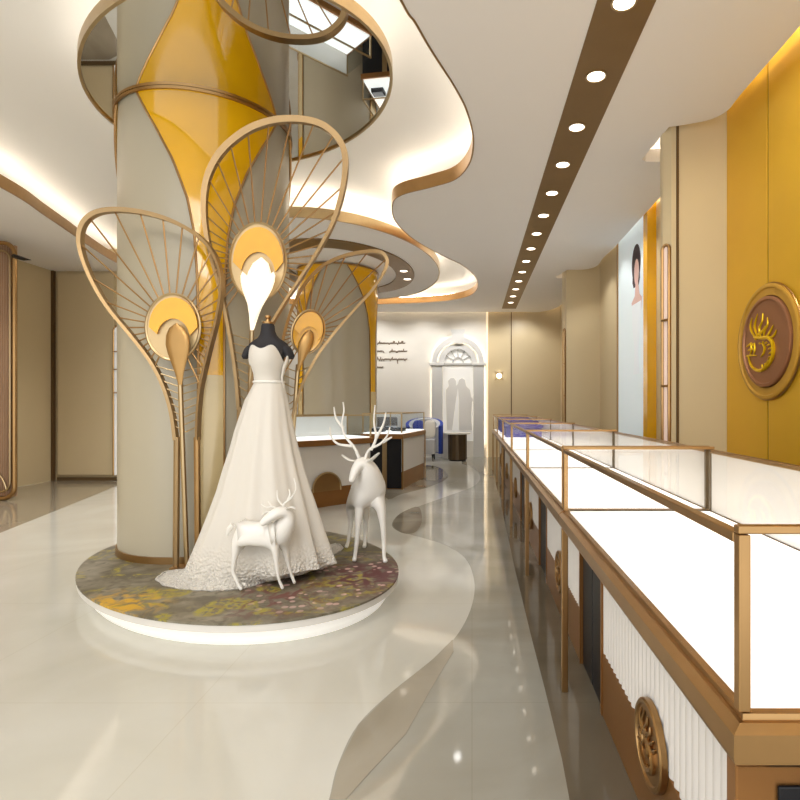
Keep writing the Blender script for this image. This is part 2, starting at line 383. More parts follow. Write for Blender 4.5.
# pilasters
bm = new(); prism(bm, [(2.2, 4.58), (1.66, 4.58), (1.615, 4.66), (1.615, 4.72), (2.2, 4.72)], 0, UZ); struct('wall_pilaster', bm, 'cream')
bm = new(); prism(bm, [(2.2, 9.45), (1.62, 9.45), (1.6, 9.6), (1.6, 9.75), (2.2, 9.75)], 0, UZ); struct('wall_pilaster.001', bm, 'cream')
wallbox('trim_12', 1.7, 1.72, 4.57, 4.58, 'seam'); wallbox('trim_13', 2.125, 2.15, 4.565, 4.585, 'golddeep')

# ================================================================== COLUMNS
def column_build(cx, cy, r, facing, z0, z1, label, ztop_ref):
    t = thing('column', label, 'column', (cx, cy, z0))
    bm = new(); loft(bm, [ell(cx, cy, r, r, n=96, z=z) for z in (z0, z1)]); finish('shaft', bm, 'creamcol', t)
    bm = new(); ringwall(bm, ell(cx, cy, r + .0005, r + .0005), ell(cx, cy, r + .012, r + .012), z0, z0 + .05); finish('base_ring', bm, 'golddeep', t)
    prof = [(z0 + .05, .085), (1.2, .085), (2.0, .085), (2.3, .095), (2.55, .11), (2.8, .155), (3.07, .25), (3.3, .37), (3.45, .46), (z1 - .0, .545)]
    def hw(z):
        for (a, wa), (b, wb) in zip(prof, prof[1:]):
            if z <= b: s = (z - a) / (b - a); return wa + (wb - wa) * max(0, s)
        return prof[-1][1]
    for fa in facing:
        zs = [z0 + .052 + (z1 - .002 - z0 - .052) * i / 60 for i in range(61)]
        bm = new(); R0 = r + .012; rows = []
        for z in zs:
            a = min(1.2, hw(z) / r); rows.append([(cx + R0 * math.cos(fa + a * (2 * k / 14 - 1)), cy + R0 * math.sin(fa + a * (2 * k / 14 - 1)), z) for k in range(15)])
        for rr in rows: pass
        R = [[bm.verts.new(p) for p in q] for q in rows]
        Q = [[bm.verts.new((cx + (p[0] - cx) * (r + .001) / R0, cy + (p[1] - cy) * (r + .001) / R0, p[2])) for p in q] for q in rows]
        for L in (R, Q):
            for a, b in zip(L, L[1:]):
                for k in range(14): bm.faces.new((a[k], a[k + 1], b[k + 1], b[k]))
        for i in range(60):
            for k in (0, 14): bm.faces.new((R[i][k], R[i + 1][k], Q[i + 1][k], Q[i][k]))
        p = finish('amber_panel', bm, 'amber', t)
        b3 = new(); RR = r + .016; prism(b3, [(cx + q_ * math.cos(fa + a_), cy + q_ * math.sin(fa + a_)) for q_, a_ in [(RR, -.125 + .25 * k / 8) for k in range(9)] + [(r + .0125, .125 - .25 * k / 8) for k in range(9)]], z0 + .053, 1.52); finish('pale_strip', b3, 'strip', t)
        for k in (0, 14):
            b2 = new(); tube(b2, [Vector(q[k]) for q in rows], .009, 6); finish('edge_strip', b2, 'golddeep', p)
    bm = new(); ringwall(bm, ell(cx, cy, r + .013, r + .013), ell(cx, cy, r + .026, r + .026), z1 - .022, z1 - .001); finish('top_ring', bm, 'golddeep', t)
    return t
PZ = .15
c1 = (-2.215, 4.62)
fa = math.atan2(-c1[1], -c1[0])
column_build(c1[0], c1[1], .645, [fa + .03, fa + 2.12, fa - 2.12], PZ, CZ, 'huge cream round column with amber hourglass panel rising from the oval platform', CZ)
column_build(-2.3, 9.45, .66, [math.radians(-90 - 50), math.radians(-90 + 72), math.radians(101)], 0, CZ - .02, 'cream round column behind the dress, further back by the counters', CZ)

# ---- mirrored oval over the platform
OC = (-1.72, 4.085); OR = math.radians(137)
t = thing('ceiling_mirror', 'suspended oval mirror disc with gold rim around the big column', 'ceiling mirror', (OC[0], OC[1], CZ))
bm = new(); prism(bm, ell(-1.737, 4.094, 1.345, .937, OR), CZ + .001, CZ + .05); finish('mirror', bm, 'mirror', t)
bm = new(); ringwall(bm, ell(-1.737, 4.094, 1.346, .938, OR), ell(-1.737, 4.094, 1.366, .958, OR), CZ - .012, CZ + .07); finish('rim', bm, 'gold', t)
bm = new(); prism(bm, ell(-1.737, 4.094, 1.1, .7, OR), CZ + .0505, UZ); finish('drum', bm, 'upper', t)
bm = new(); tube(bm, ell(-1.737, 4.094, 1.27, .865, OR, 64, CZ + .075), .018, 4, True); finish('light_strip', bm, 'led', t)
# ---- island disc over the far column
t = thing('ceiling_island', 'oval dropped ceiling disc with brown downlight ring above the far column', 'ceiling disc', (-2.2, 9.3, CZ))
bm = new(); prism(bm, ell(-2.2, 9.3, 1.63, 2.58), CZ - .001, CZ + .1); finish('disc', bm, 'ceil', t)
bm = new(); ringwall(bm, ell(-2.2, 9.3, 1.631, 2.581), ell(-2.2, 9.3, 1.65, 2.6), CZ - .012, CZ + .12); finish('rim', bm, 'gold', t)
bm = new(); ringwall(bm, ell(-2.2, 9.4, .88, 1.42), ell(-2.2, 9.4, 1.2, 1.83), CZ - .02, CZ - .0015); finish('brown_ring', bm, 'bronze', t)
bm = new(); prism(bm, ell(-2.2, 9.3, 1.3, 2.2), CZ + .1005, UZ); finish('drum', bm, 'upper', t)
bm = new(); tube(bm, ell(-2.2, 9.3, 1.5, 2.45, 0, 64, CZ + .14), .018, 4, True); finish('light_strip', bm, 'led', t)

# ---- downlight strip
bm = new(); box(bm, .71, 1.045, -1, 13.1, CZ - .006, CZ - .0005); tag(finish('ceiling_strip', bm, 'bronze', smooth=False), 'long brown metal strip running down the ceiling above the counters', 'ceiling strip')
def downlight(x, y, z, r=.062):
    t = thing('downlight', '', 'downlight', (x, y, z))
    bm = new(); ringwall(bm, ell(x, y, r, r, n=24), ell(x, y, r + .012, r + .012, n=24), z - .006, z - .0005); finish('trim_ring', bm, 'gold', t)
    bm = new(); prism(bm, ell(x, y, r - .001, r - .001, n=24), z - .004, z - .0005); finish('lens', bm, 'bulb', t)
    return t
d0 = downlight(.865, 3.13, CZ - .006); N_ = 14
d0['group'] = 'downlights in the brown ceiling strip'; d0['label'] = 'round white downlight nearest the camera in the brown ceiling strip'
ordn = ['second', 'third', 'fourth', 'fifth', 'sixth', 'seventh', 'eighth', 'ninth', 'tenth', 'eleventh', 'twelfth', 'thirteenth', 'farthest']
for i in range(1, N_):
    c = copy_tree(d0); c.location.y = 3.13 + .705 * i
    c['label'] = 'round downlight, %s from the camera in the brown ceiling strip' % ordn[i - 1]
for k, (x, y) in enumerate([(-1.16, 9.35), (-1.17, 9.95)]):
    c = copy_tree(d0); c.location = (x, y, CZ - .02); c['group'] = 'downlights in the brown ring'
    c['label'] = ['nearer', 'farther'][k] + ' downlight in the brown ring of the ceiling disc'

# ================================================================== PLATFORM
t = thing('oval_platform', 'low oval display platform with flowered olive grey top and glowing white base', 'platform', (OC[0], OC[1], 0))
bm = new(); prism(bm, ell(OC[0], OC[1], 1.40, .975, OR), PZ - .012, PZ); finish('printed_top', bm, 'rug', t)
bm = new(); ringwall(bm, ell(OC[0], OC[1], 1.30, .88, OR), ell(OC[0], OC[1], 1.395, .97, OR), PZ - .052, PZ - .0125); finish('fascia', bm, 'plinth', t)
bm = new(); rs = []
for z, d in ((0, .03), (.02, .045), (.05, .055), (.08, .045), (PZ - .0125, .02)): rs.append(ell(OC[0], OC[1], 1.28 + d, .86 + d, OR, 96, z))
loft(bm, rs); finish('lit_base', bm, 'glow', t)

# ================================================================== PEACOCK FEATHER SCULPTURES
def feather(label, outline, eye, base_y, slopex, lean, x_ref, bars, spokes, herring, stem_base, lit=False, tilt=0.):
    ex, ey, erx, ery = eye
    n = Vector((-slopex, 1, lean)).normalized(); p0 = Vector((x_ref, base_y, PZ))
    W = lambda u, v, d=0.: on_plane(u, v, p0 - n * d, n)
    base = W(stem_base, 560); base.z = PZ
    t = thing('feather_sculpture', label, 'sculpture', base, 'gold peacock feather sculptures')
    ol = [p for p in spline([(a, b, 0) for a, b in outline], 5)]
    ring = [W(p.x, p.y) for p in ol]
    cpx = W(ex, ey)
    bm = new(); m = len(ring); V = []
    for i, p in enumerate(ring):
        tg = (ring[min(i + 1, m - 1)] - ring[max(i - 1, 0)]).normalized(); s = tg.cross(n).normalized()
        if s.dot(cpx - p) < 0: s = -s
        w = .020 + .022 * max(0, min(1, (p.z - 2.3) / .8)) * (p.z > 2.0)
        V.append([bm.verts.new(q) for q in (p - n * .03, p + s * w - n * .022, p + s * w + n * .022, p + n * .03)])
    for a, b in zip(V, V[1:]):
        for k in range(4): bm.faces.new((a[k], a[(k + 1) % 4], b[(k + 1) % 4], b[k]))
    bm.faces.new(V[0]); bm.faces.new(V[-1]); finish('frame', bm, 'goldpale', t)
    def hit(ang):
        d = Vector((math.cos(ang), math.sin(ang))); best = None
        for a, b in zip(ol, ol[1:]):
            e = b - a; den = d.x * e.y - d.y * e.x
            if abs(den) < 1e-9: continue
            q = Vector((a.x - ex, a.y - ey)); s = (q.x * e.y - q.y * e.x) / den; w = (q.x * d.y - q.y * d.x) / den
            if s > 0 and -.001 <= w <= 1.001 and (best is None or s < best): best = s
        return best
    def epx(a, k=1.):
        x, y = erx * k * math.cos(a), ery * k * math.sin(a)
        return ex + x * math.cos(tilt) - y * math.sin(tilt), ey + x * math.sin(tilt) + y * math.cos(tilt)
    a0, a1, cnt = spokes
    for i in range(cnt):
        a = math.radians(a0 + (a1 - a0) * i / (cnt - 1)); s = hit(a)
        if not s: continue
        st = epx(a - tilt); en = (ex + math.cos(a) * s * .975, ey + math.sin(a) * s * .975)
        st = (ex + math.cos(a) * math.hypot(st[0] - ex, st[1] - ey) * .97, ey + math.sin(a) * math.hypot(st[0] - ex, st[1] - ey) * .97)
        bm = new(); tube(bm, [W(*st, .0), W(*en, .0)], .0055, 6); finish('rib', bm, 'golddeep', t)
    # short herringbone ribs between stem and frame below the eye
    def edge_u(v, side):
        c = [a.x + (b.x - a.x) * (v - a.y) / (b.y - a.y) for a, b in zip(ol, ol[1:]) if (a.y - v) * (b.y - v) <= 0 and a.y != b.y]
        if not c: return None
        return min(c) if side < 0 else max(c)
    v0_, v1_, cnt = herring
    bot = outline[0][1]; su = lambda v: ex + (stem_base - ex) * min(1, max(0, (v - ey) / (bot - ey)))
    for i in range(cnt):
        v = v0_ + (v1_ - v0_) * i / (cnt - 1)
        for s in (-1, 1):
            e = edge_u(v - 6, s)
            if e is None: continue
            bm = new(); tube(bm, [W(su(v), v), W(e - s * 1.5, v - 6)], .0045, 6); finish('rib', bm, 'gold', t)
    # eye: dished plate with rim, amber crescent, leaf
    em = 'eyey' if tilt else 'eyepale'; bm = new(); rs = [[W(*epx(2 * PI * k / 40, s), d) for k in range(40)] for s, d in ((1., -.004), (1., .016), (.8, .012), (.4, .008), (.05, .006))]
    loft(bm, rs); finish('eye_plate', bm, em, t)
    bm = new(); tube(bm, [W(*epx(2 * PI * k / 40), .014) for k in range(40)], .010, 6, True); finish('eye_rim', bm, 'gold', t)
    cres = [epx(math.radians(a), .90) for a in range(180, 361, 12)] + [(lambda q: (q[0], q[1] + ery * .36))(epx(math.radians(a), .62)) for a in range(-10, -171, -12)]
    bm = new(); slab(bm, [W(*q, .030) for q in cres], n * .012); finish('eye_crescent', bm, 'eyey', t)
    lf = []; prof = [(0, .03), (.08, .42), (.2, .62), (.35, .68), (.5, .58), (.65, .42), (.8, .26), (1, .10)]
    ly0 = ey - ery * .12; ly1 = ey + ery * 1.75
    rows = []
    for s, w in prof:
        v = ly0 + (ly1 - ly0) * s; uc = su(v) if v > ey else ex; uc = ex + (su(ly1) - ex) * s + erx * .12 * (1 - s)
        q = []
        for k in range(12):
            a = 2 * PI * k / 12; q.append(W(uc + erx * .66 * w * math.cos(a), v, .045 + .022 * w * math.sin(a)))
        rows.append(q)
    bm = new(); loft(bm, rows); lo = finish('eye_leaf', bm, 'leafw' if lit else 'leafb', t)
    if lit:
        for sx in (-1, 1):
            q = []
            for s, w in prof:
                v = ey + ery * .25 + ery * 1.3 * s; uc = ex + sx * erx * .55 * (1 - s) ** 1.2 + (su(v) - ex) * s
                q.append([W(uc + erx * .3 * w * math.cos(2 * PI * k / 10), v, .06 + .015 * w * math.sin(2 * PI * k / 10)) for k in range(10)])
            bm = new(); loft(bm, q); finish('side_petal', bm, 'leafw', t)
    # stem and side bars down to the platform
    def foot(u, vtop, r, nm, m, d=.0, utop=None):
        a = W(utop if utop is not None else u, vtop, d); b = W(u, 560, d); b.z = PZ + .012
        bm = new(); tube(bm, [a, b], r, 8); finish(nm, bm, m, t)
    foot(stem_base, ly1 - 6, .017, 'stem', 'gold', .004, su(ly1))
    foot(bars[0], outline[0][1] - 3, .022, 'side_bar', 'goldpale', 0, outline[0][0] + 2)
    foot(bars[1], outline[-1][1] - 3, .022, 'side_bar', 'golddeep', 0, outline[-1][0] - 2)
    bm = new(); a = W(bars[0] - 3, 560); b = W(bars[1] + 3, 560)
    box(bm, min(a.x, b.x), max(a.x, b.x), (a.y + b.y) / 2 - .05, (a.y + b.y) / 2 + .05, PZ + .0005, PZ + .014); finish('foot_plate', bm, 'golddeep', t, False)
    return t
feather('peacock feather sculpture left of the dress, spreading across the column',
    [(175, 440), (171, 412), (163, 386), (150, 361), (130, 335), (108, 308), (92, 281), (82, 256), (79, 237), (84, 221), (97, 211), (118, 208), (145, 211), (172, 219), (196, 232), (212, 248), (221, 268), (223, 290), (219, 318), (211, 350), (203, 385), (200, 412), (199, 440)],
    (173, 327, 27, 33), 3.88, 0, .05, -2.0, (176, 198), (115, 425, 30), (372, 432, 9), 187)
feather('tallest peacock feather sculpture, white lit leaf glowing above the dress form',
    [(238, 410), (235, 375), (229, 335), (220, 292), (209, 252), (203, 218), (203, 190), (208, 170), (218, 152), (233, 137), (252, 125), (275, 118), (300, 117), (322, 122), (338, 134), (347, 150), (348, 172), (343, 200), (333, 228), (317, 256), (300, 282), (283, 308), (268, 335), (256, 370), (251, 410)],
    (258, 262, 28, 39), 4.08, .08, .07, -1.62, (236, 252), (125, 415, 34), (340, 400, 8), 245, True)
feather('right peacock feather sculpture leaning out beyond the black dress form',
    [(283, 425), (281, 395), (279, 365), (282, 338), (290, 310), (302, 286), (319, 267), (340, 256), (362, 251), (380, 251), (388, 260), (385, 273), (373, 291), (355, 311), (335, 334), (318, 357), (304, 384), (296, 408), (292, 425)],
    (308, 332, 16, 22), 4.22, .35, 0, -1.4, (279, 290), (120, 400, 28), (372, 412, 6), 284, tilt=.25)

# ================================================================== DRESS FORM AND GOWN
DX, DY = -1.38, 3.72
sc = DY / F
zz = lambda v: H + (V0 - v) * sc
xx = lambda u: (u - U0) * sc
t = thing('dress_form', 'black tailor dress form wearing the wedding gown', 'dress form', (DX, DY, PZ))
def er(cx, cy, rx, ry, z, n=40): return [(cx + rx * math.cos(2 * PI * k / n), cy + ry * math.sin(2 * PI * k / n), z) for k in range(n)]
secs = [(384, .080, .068, 0), (376, .084, .074, 0), (366, .094, .095, -.012), (359, .107, .105, -.018), (353, .124, .088, -.004), (348, .136, .074, .004), (344, .130, .064, .008), (341, .104, .056, .010), (338, .072, .052, .010), (335, .056, .048, .006), (331, .046, .044, 0), (326, .043, .042, 0), (324, .036, .036, 0)]
bm = new(); loft(bm, [er(xx(268), DY + d, a, b, zz(v)) for v, a, b, d in secs]); finish('torso', bm, 'blackfab', t)
for s in (-1, 1):
    bm = new(); x = xx(268) + s * .115
    loft(bm, [er(x + s * .012 * k, DY + .004, .036 * w, .046 * w, zz(346) - .03 * k, 20) for k, w in ((0, .7), (.6, .95), (1.3, 1.), (2.3, .95), (2.9, .55))]); finish('arm_stub', bm, 'blackfab', t)
bm = new(); loft(bm, [er(xx(268), DY, r, r, zz(v), 20) for v, r in ((324, .034), (322, .036), (321.5, .016), (319, .012), (318, .02), (316, .02), (315, .008))]); finish('neck_cap', bm, 'golddeep', t)
bm = new(); tube(bm, [(DX, DY, PZ + .02), (DX, DY, zz(386))], .016, 12); finish('pole', bm, 'gold', t)
bm = new(); prism(bm, ell(DX, DY, .16, .16, n=32), PZ + .001, PZ + .022); finish('base', bm, 'gold', t)

t = thing('wedding_gown', 'strapless white wedding gown with long lace edged train on the dress form', 'gown', (DX, DY, PZ + .001))
NG = 120
hem_px = [(187, 569), (170, 570), (158, 576), (161, 582), (180, 587), (215, 589), (245, 586), (280, 575), (312, 563), (343, 548), (336, 541)]
hem = [on_z(u, v, PZ + .012) for u, v in hem_px] + [Vector((-1.0, DY + .25, 0)), Vector((-1.2, DY + .3, 0)), Vector((-1.5, DY + .26, 0)), Vector((-1.75, DY + .2, 0))]
hs = spline(hem, 12, True)
pol = sorted((math.atan2(p.y - DY, p.x - DX) % (2 * PI), math.hypot(p.x - DX, p.y - DY)) for p in hs)
def rh(a):
    a %= 2 * PI
    for (a0, r0), (a1, r1) in zip(pol, pol[1:]):
        if a0 <= a <= a1: return r0 + (r1 - r0) * (a - a0) / max(1e-9, a1 - a0)
    return pol[-1][1]
rhs = [rh(2 * PI * k / NG) for k in range(NG)]
for _ in range(2): rhs = [(rhs[k - 1] + rhs[k] * 2 + rhs[(k + 1) % NG]) / 4 for k in range(NG)]
rows = []
# half width and centre of the skirt at picture heights
sk = [(382, 14.5, 269.5), (390, 17, 268), (400, 21, 266.5), (415, 25, 265.5), (430, 29, 264.5), (450, 34, 264), (470, 40, 263.5), (490, 46, 263.5), (510, 53, 263), (530, 60, 262), (548, 67, 261), (563, 73, 260)]
for i, (v, hwid, cu) in enumerate(sk):
    fr = i / (len(sk) - 1); row = []
    for k in range(NG):
        a = 2 * PI * k / NG; hr = hwid * sc * (1 - .03 * fr)
        rx, ry = hr, hr * (.8 - .22 * fr)
        amp = .10 * fr ** 1.1
        fold = 1 + amp * (math.sin(11 * a + 1.3 * fr) * .6 + math.sin(17 * a + 2 + fr) * .4 + .5 * math.sin(5 * a + .5))
        row.append(Vector((xx(cu) + rx * math.cos(a) * fold, DY + ry * math.sin(a) * fold, zz(v))))
    rows.append(row)
last = rows[-1]
zl = last[0].z
for s, hz in ((.2, .5), (.45, .22), (.7, .08), (.9, .02), (1, 0.)):
    row = []
    for k in range(NG):
        a = 2 * PI * k / NG; p = last[k]; r = rhs[k] * (1 + .012 * math.sin(31 * a)); q = Vector((DX + r * math.cos(a), DY + r * math.sin(a), 0))
        ext = max(0, (q - Vector((p.x, p.y, 0))).length)
        x = p.x + (q.x - p.x) * s; y = p.y + (q.y - p.y) * s
        z = PZ + .008 + (zl - PZ - .008) * hz + .018 * min(1, ext * 3) * (1 - s) * (1 + math.sin(13 * a + 4 * s)) 
        row.append(Vector((x, y, z)))
    rows.append(row)
rows.append([Vector((DX + (p.x - DX) * .97, DY + (p.y - DY) * .97, PZ + .0015)) for p in rows[-1]])
bm = new(); loft(bm, rows, cap=False); finish('skirt', bm, 'gown', t)
bm = new(); hm = rows[-2]; tube(bm, [p + Vector((0, 0, -.001)) for p in hm], .009, 6, True, 1.); finish('lace_hem', bm, 'gown', t)
bs = [(384, .089, .075, 0), (380, .090, .078, 0), (374, .093, .083, -.002), (367, .102, .103, -.013), (361, .112, .115, -.019), (356, .1185, .113, -.014)]
bm = new(); R = []
for i, (v, a, b, d) in enumerate(bs):
    row = []
    for k in range(60):
        th = 2 * PI * k / 60; fr = max(0, -math.sin(th)); zt = zz(v)
        if i >= 4: zt += (i - 3) * (.012 * fr * (1 + math.cos(4 * (th - 1.5 * PI) + PI)) * 1.2 + .020 * fr - .03 * (1 - fr))
        row.append((xx(268) + a * math.cos(th), DY + d + b * math.sin(th), zt))
    R.append(row)
loft(bm, R, cap=False); finish('bodice', bm, 'gown', t)
bm = new(); tube(bm, [Vector(p) for p in er(xx(269), DY, .098, .084, zz(382), 48)], .009, 8, True); finish('belt', bm, 'deer', t)
for k in range(10):
    pass
# loose wrap of organza on the right side of the bust
bm = new(); tube(bm, [on_y(u, v, DY - .03) for u, v in ((288, 353), (287, 360), (284, 368), (282, 378), (284, 388))], [.006, .016, .018, .012, .004], 8, flat=.6); finish('side_drape', bm, 'gown', t)

# ================================================================== DEER
def antler(parent, paths, Y, r=.008):
    bm = new()
    for pth in paths:
        P = spline([on_y(u, v, y) for u, v, y in pth], 4); n = len(P); tube(bm, P, [r * (1 - .65 * i / (n - 1)) for i in range(n)], 7)
    return finish('antler', bm, 'deer', parent)
def ear(parent, pts, w):
    P = [on_y(*p) for p in pts]; P = spline(P, 4); n = len(P); bm = new()
    tube(bm, P, [w * (.35 + math.sin(PI * (i + .3) / (n + .2))) * .7 for i in range(n)], 8, flat=.45); return finish('ear', bm, 'deer', parent)
def D(u, v, y, r): return (tuple(on_y(u, v, y)), r)
def foot_z(n):
    return ((n[0][0], n[0][1], PZ + .012), n[1])
t = thing('deer_figurine', 'small white deer figurine with head turned back beside the gown train', 'figurine', on_z(262, 584, PZ), 'white deer figurines')
nd = [D(256, 533, 3.42, .074), D(241, 532, 3.42, .074), D(234, 530, 3.42, .056),
      D(270, 533, 3.42, .074), D(281, 531, 3.42, .070), D(289, 522, 3.42, .056), D(289, 513, 3.41, .042), D(280, 511, 3.37, .040), D(269, 518, 3.34, .032), D(260, 525, 3.33, .017),
      D(237, 545, 3.385, .030), D(234, 562, 3.385, .016), D(233, 572, 3.39, .013), D(239, 586, 3.385, .010), foot_z(D(242, 590, 3.38, .012)),
      D(240, 546, 3.47, .028), D(240, 560, 3.48, .015), D(238, 570, 3.49, .012), D(243, 582, 3.47, .010), foot_z(D(246, 588, 3.46, .012)),
      D(275, 550, 3.385, .022), D(277, 567, 3.39, .013), D(279, 580, 3.39, .0095), foot_z(D(283, 588, 3.40, .011)),
      D(285, 548, 3.47, .022), D(288, 562, 3.49, .013), D(291, 574, 3.5, .0095), foot_z(D(295, 582, 3.5, .011))]
eg = [(0, 1), (1, 2), (0, 3), (3, 4), (4, 5), (5, 6), (6, 7), (7, 8), (8, 9), (1, 10), (10, 11), (11, 12), (12, 13), (13, 14), (1, 15), (15, 16), (16, 17), (17, 18), (18, 19), (3, 20), (20, 21), (21, 22), (22, 23), (4, 24), (24, 25), (25, 26), (26, 27)]
skin('body', nd, eg, 'deer', t)
antler(t, [[(283, 511, 3.39), (284, 504, 3.38), (291, 498, 3.37), (296, 489, 3.36), (294, 478, 3.36)], [(283, 505, 3.38), (278, 499, 3.37), (277, 490, 3.37)], [(288, 500, 3.375), (290, 494, 3.37), (289, 489, 3.37)]], 0)
antler(t, [[(279, 511, 3.42), (274, 507, 3.44), (266, 507, 3.46), (261, 504, 3.48)], [(272, 507, 3.45), (268, 501, 3.46)]], 0, .007)
ear(t, [(285, 510, 3.38), (291, 507, 3.36), (296, 509, 3.35)], .014); ear(t, [(277, 513, 3.44), (268, 512, 3.46), (262, 515, 3.47)], .014)
bm = new(); P = [on_y(233, 525, 3.42), on_y(229, 529, 3.42), on_y(227, 536, 3.42)]; tube(bm, P, [.018, .016, .006], 8); finish('tail', bm, 'deer', t)

t = thing('deer_figurine', 'large white deer figurine with tall branching antlers at the platform edge', 'figurine', on_z(366, 560, PZ), 'white deer figurines')
nd = [D(369, 490, 4.08, .118), D(362, 491, 4.28, .108), D(357, 490, 4.42, .10),
      D(371, 481, 4.0, .105), D(369, 471, 3.95, .080), D(364, 463, 3.92, .062), D(359, 463, 3.90, .052), D(354, 473, 3.87, .033), D(351, 483, 3.85, .021),
      D(360, 508, 4.02, .040), D(358, 525, 4.02, .023), D(357, 540, 4.02, .018), D(355, 556, 4.01, .014), foot_z(D(354, 562, 3.99, .019)),
      D(381, 507, 4.0, .040), D(383, 525, 4.0, .023), D(384, 542, 4.0, .018), D(384, 557, 3.98, .014), foot_z(D(386, 564, 3.96, .019)),
      D(350, 506, 4.42, .042), D(351, 518, 4.46, .024), D(350, 531, 4.46, .018), D(348, 543, 4.42, .014), foot_z(D(346, 549, 4.38, .019)),
      D(365, 506, 4.42, .042), D(366, 518, 4.46, .024), D(366, 531, 4.46, .018), D(365, 543, 4.42, .014), foot_z(D(364, 549, 4.38, .019))]
eg = [(0, 1), (1, 2), (0, 3), (3, 4), (4, 5), (5, 6), (6, 7), (7, 8), (0, 9), (9, 10), (10, 11), (11, 12), (12, 13), (0, 14), (14, 15), (15, 16), (16, 17), (17, 18), (2, 19), (19, 20), (20, 21), (21, 22), (22, 23), (2, 24), (24, 25), (25, 26), (26, 27), (27, 28)]
skin('body', nd, eg, 'deer', t)
antler(t, [[(365, 460, 3.9), (369, 450, 3.89), (380, 444, 3.87), (387, 436, 3.85), (390, 427, 3.84)], [(371, 450, 3.89), (376, 438, 3.88), (374, 422, 3.87), (375, 405, 3.87)], [(376, 438, 3.88), (383, 425, 3.87), (386, 412, 3.87)], [(383, 442, 3.87), (392, 437, 3.85)]], 0, .012)
antler(t, [[(359, 458, 3.9), (354, 447, 3.9), (345, 436, 3.92), (342, 424, 3.93), (344, 411, 3.94), (343, 402, 3.94)], [(343, 428, 3.93), (336, 418, 3.94), (334, 407, 3.95)], [(352, 446, 3.9), (338, 444, 3.92), (331, 436, 3.93), (330, 427, 3.94)]], 0, .012)
ear(t, [(366, 462, 3.9), (371, 460, 3.87), (379, 453, 3.84)], .022); ear(t, [(357, 461, 3.92), (349, 460, 3.93), (342, 455, 3.95)], .022)
bm = new(); P = [on_y(356, 482, 4.5), on_y(353, 488, 4.53), on_y(352, 496, 4.53)]; tube(bm, P, [.026, .02, .008], 8); finish('tail', bm, 'deer', t)

# ================================================================== DISPLAY CASES
def emblem(bm, C, X, Y, N, R, r):        # small winged creature emblem drawn with raised strokes
    q = lambda x, y: C + X * x * R + Y * y * R + N * r * .6
    def st(p, w=1.): 
        P = spline([q(*a) for a in p], 4); n = len(P); tube(bm, P, [r * w * (.35 + .65 * math.sin(PI * min(1, (i + 1) / n * .9 + .1))) for i in range(n)], 6)
    st([(-.28, .13), (-.02, .08), (.2, .06), (.34, -.05), (.36, -.24), (.22, -.40), (-.02, -.5), (-.25, -.47), (-.42, -.36), (-.5, -.2)], 1.8)
    st([(-.2, .1), (-.36, .22), (-.42, .36), (-.36, .5)]); st([(-.14, .1), (-.26, .28), (-.24, .4), (-.16, .54)]); st([(-.05, .1), (-.1, .26), (0, .38), (.02, .52)])
    st([(.04, .1), (.1, .22), (.18, .3), (.17, .42)]); st([(.14, .08), (.26, .16), (.36, .26)]); st([(.24, .04), (.38, .08), (.46, .16)]); st([(-.24, .08), (-.12, .16), (.02, .2), (.1, .28)], 1.3)
    for a in range(0, 200, 22):
        s, c = math.sin(math.radians(a - 90)), math.cos(math.radians(a - 90))
        st([(c * .22, -.22 + s * .22), (c * .3, -.2 + s * .2), (c * .33 * 1.02, -.25 + s * .27)], .8)
    st([(-.55, -.02), (-.4, .02), (-.28, -.04)], .9); st([(-.5, -.1), (-.36, -.08), (-.24, -.14)], .9); st([(-.4, .04), (-.38, -.08), (-.44, -.2)], .9); st([(-.28, .02), (-.26, -.1), (-.3, -.2)], .9); st([(-.56, -.2), (-.4, -.2), (-.2, -.22)], .9)
    st([(0, -.02), (.08, -.1), (.04, -.2), (-.06, -.26)], 1.1)

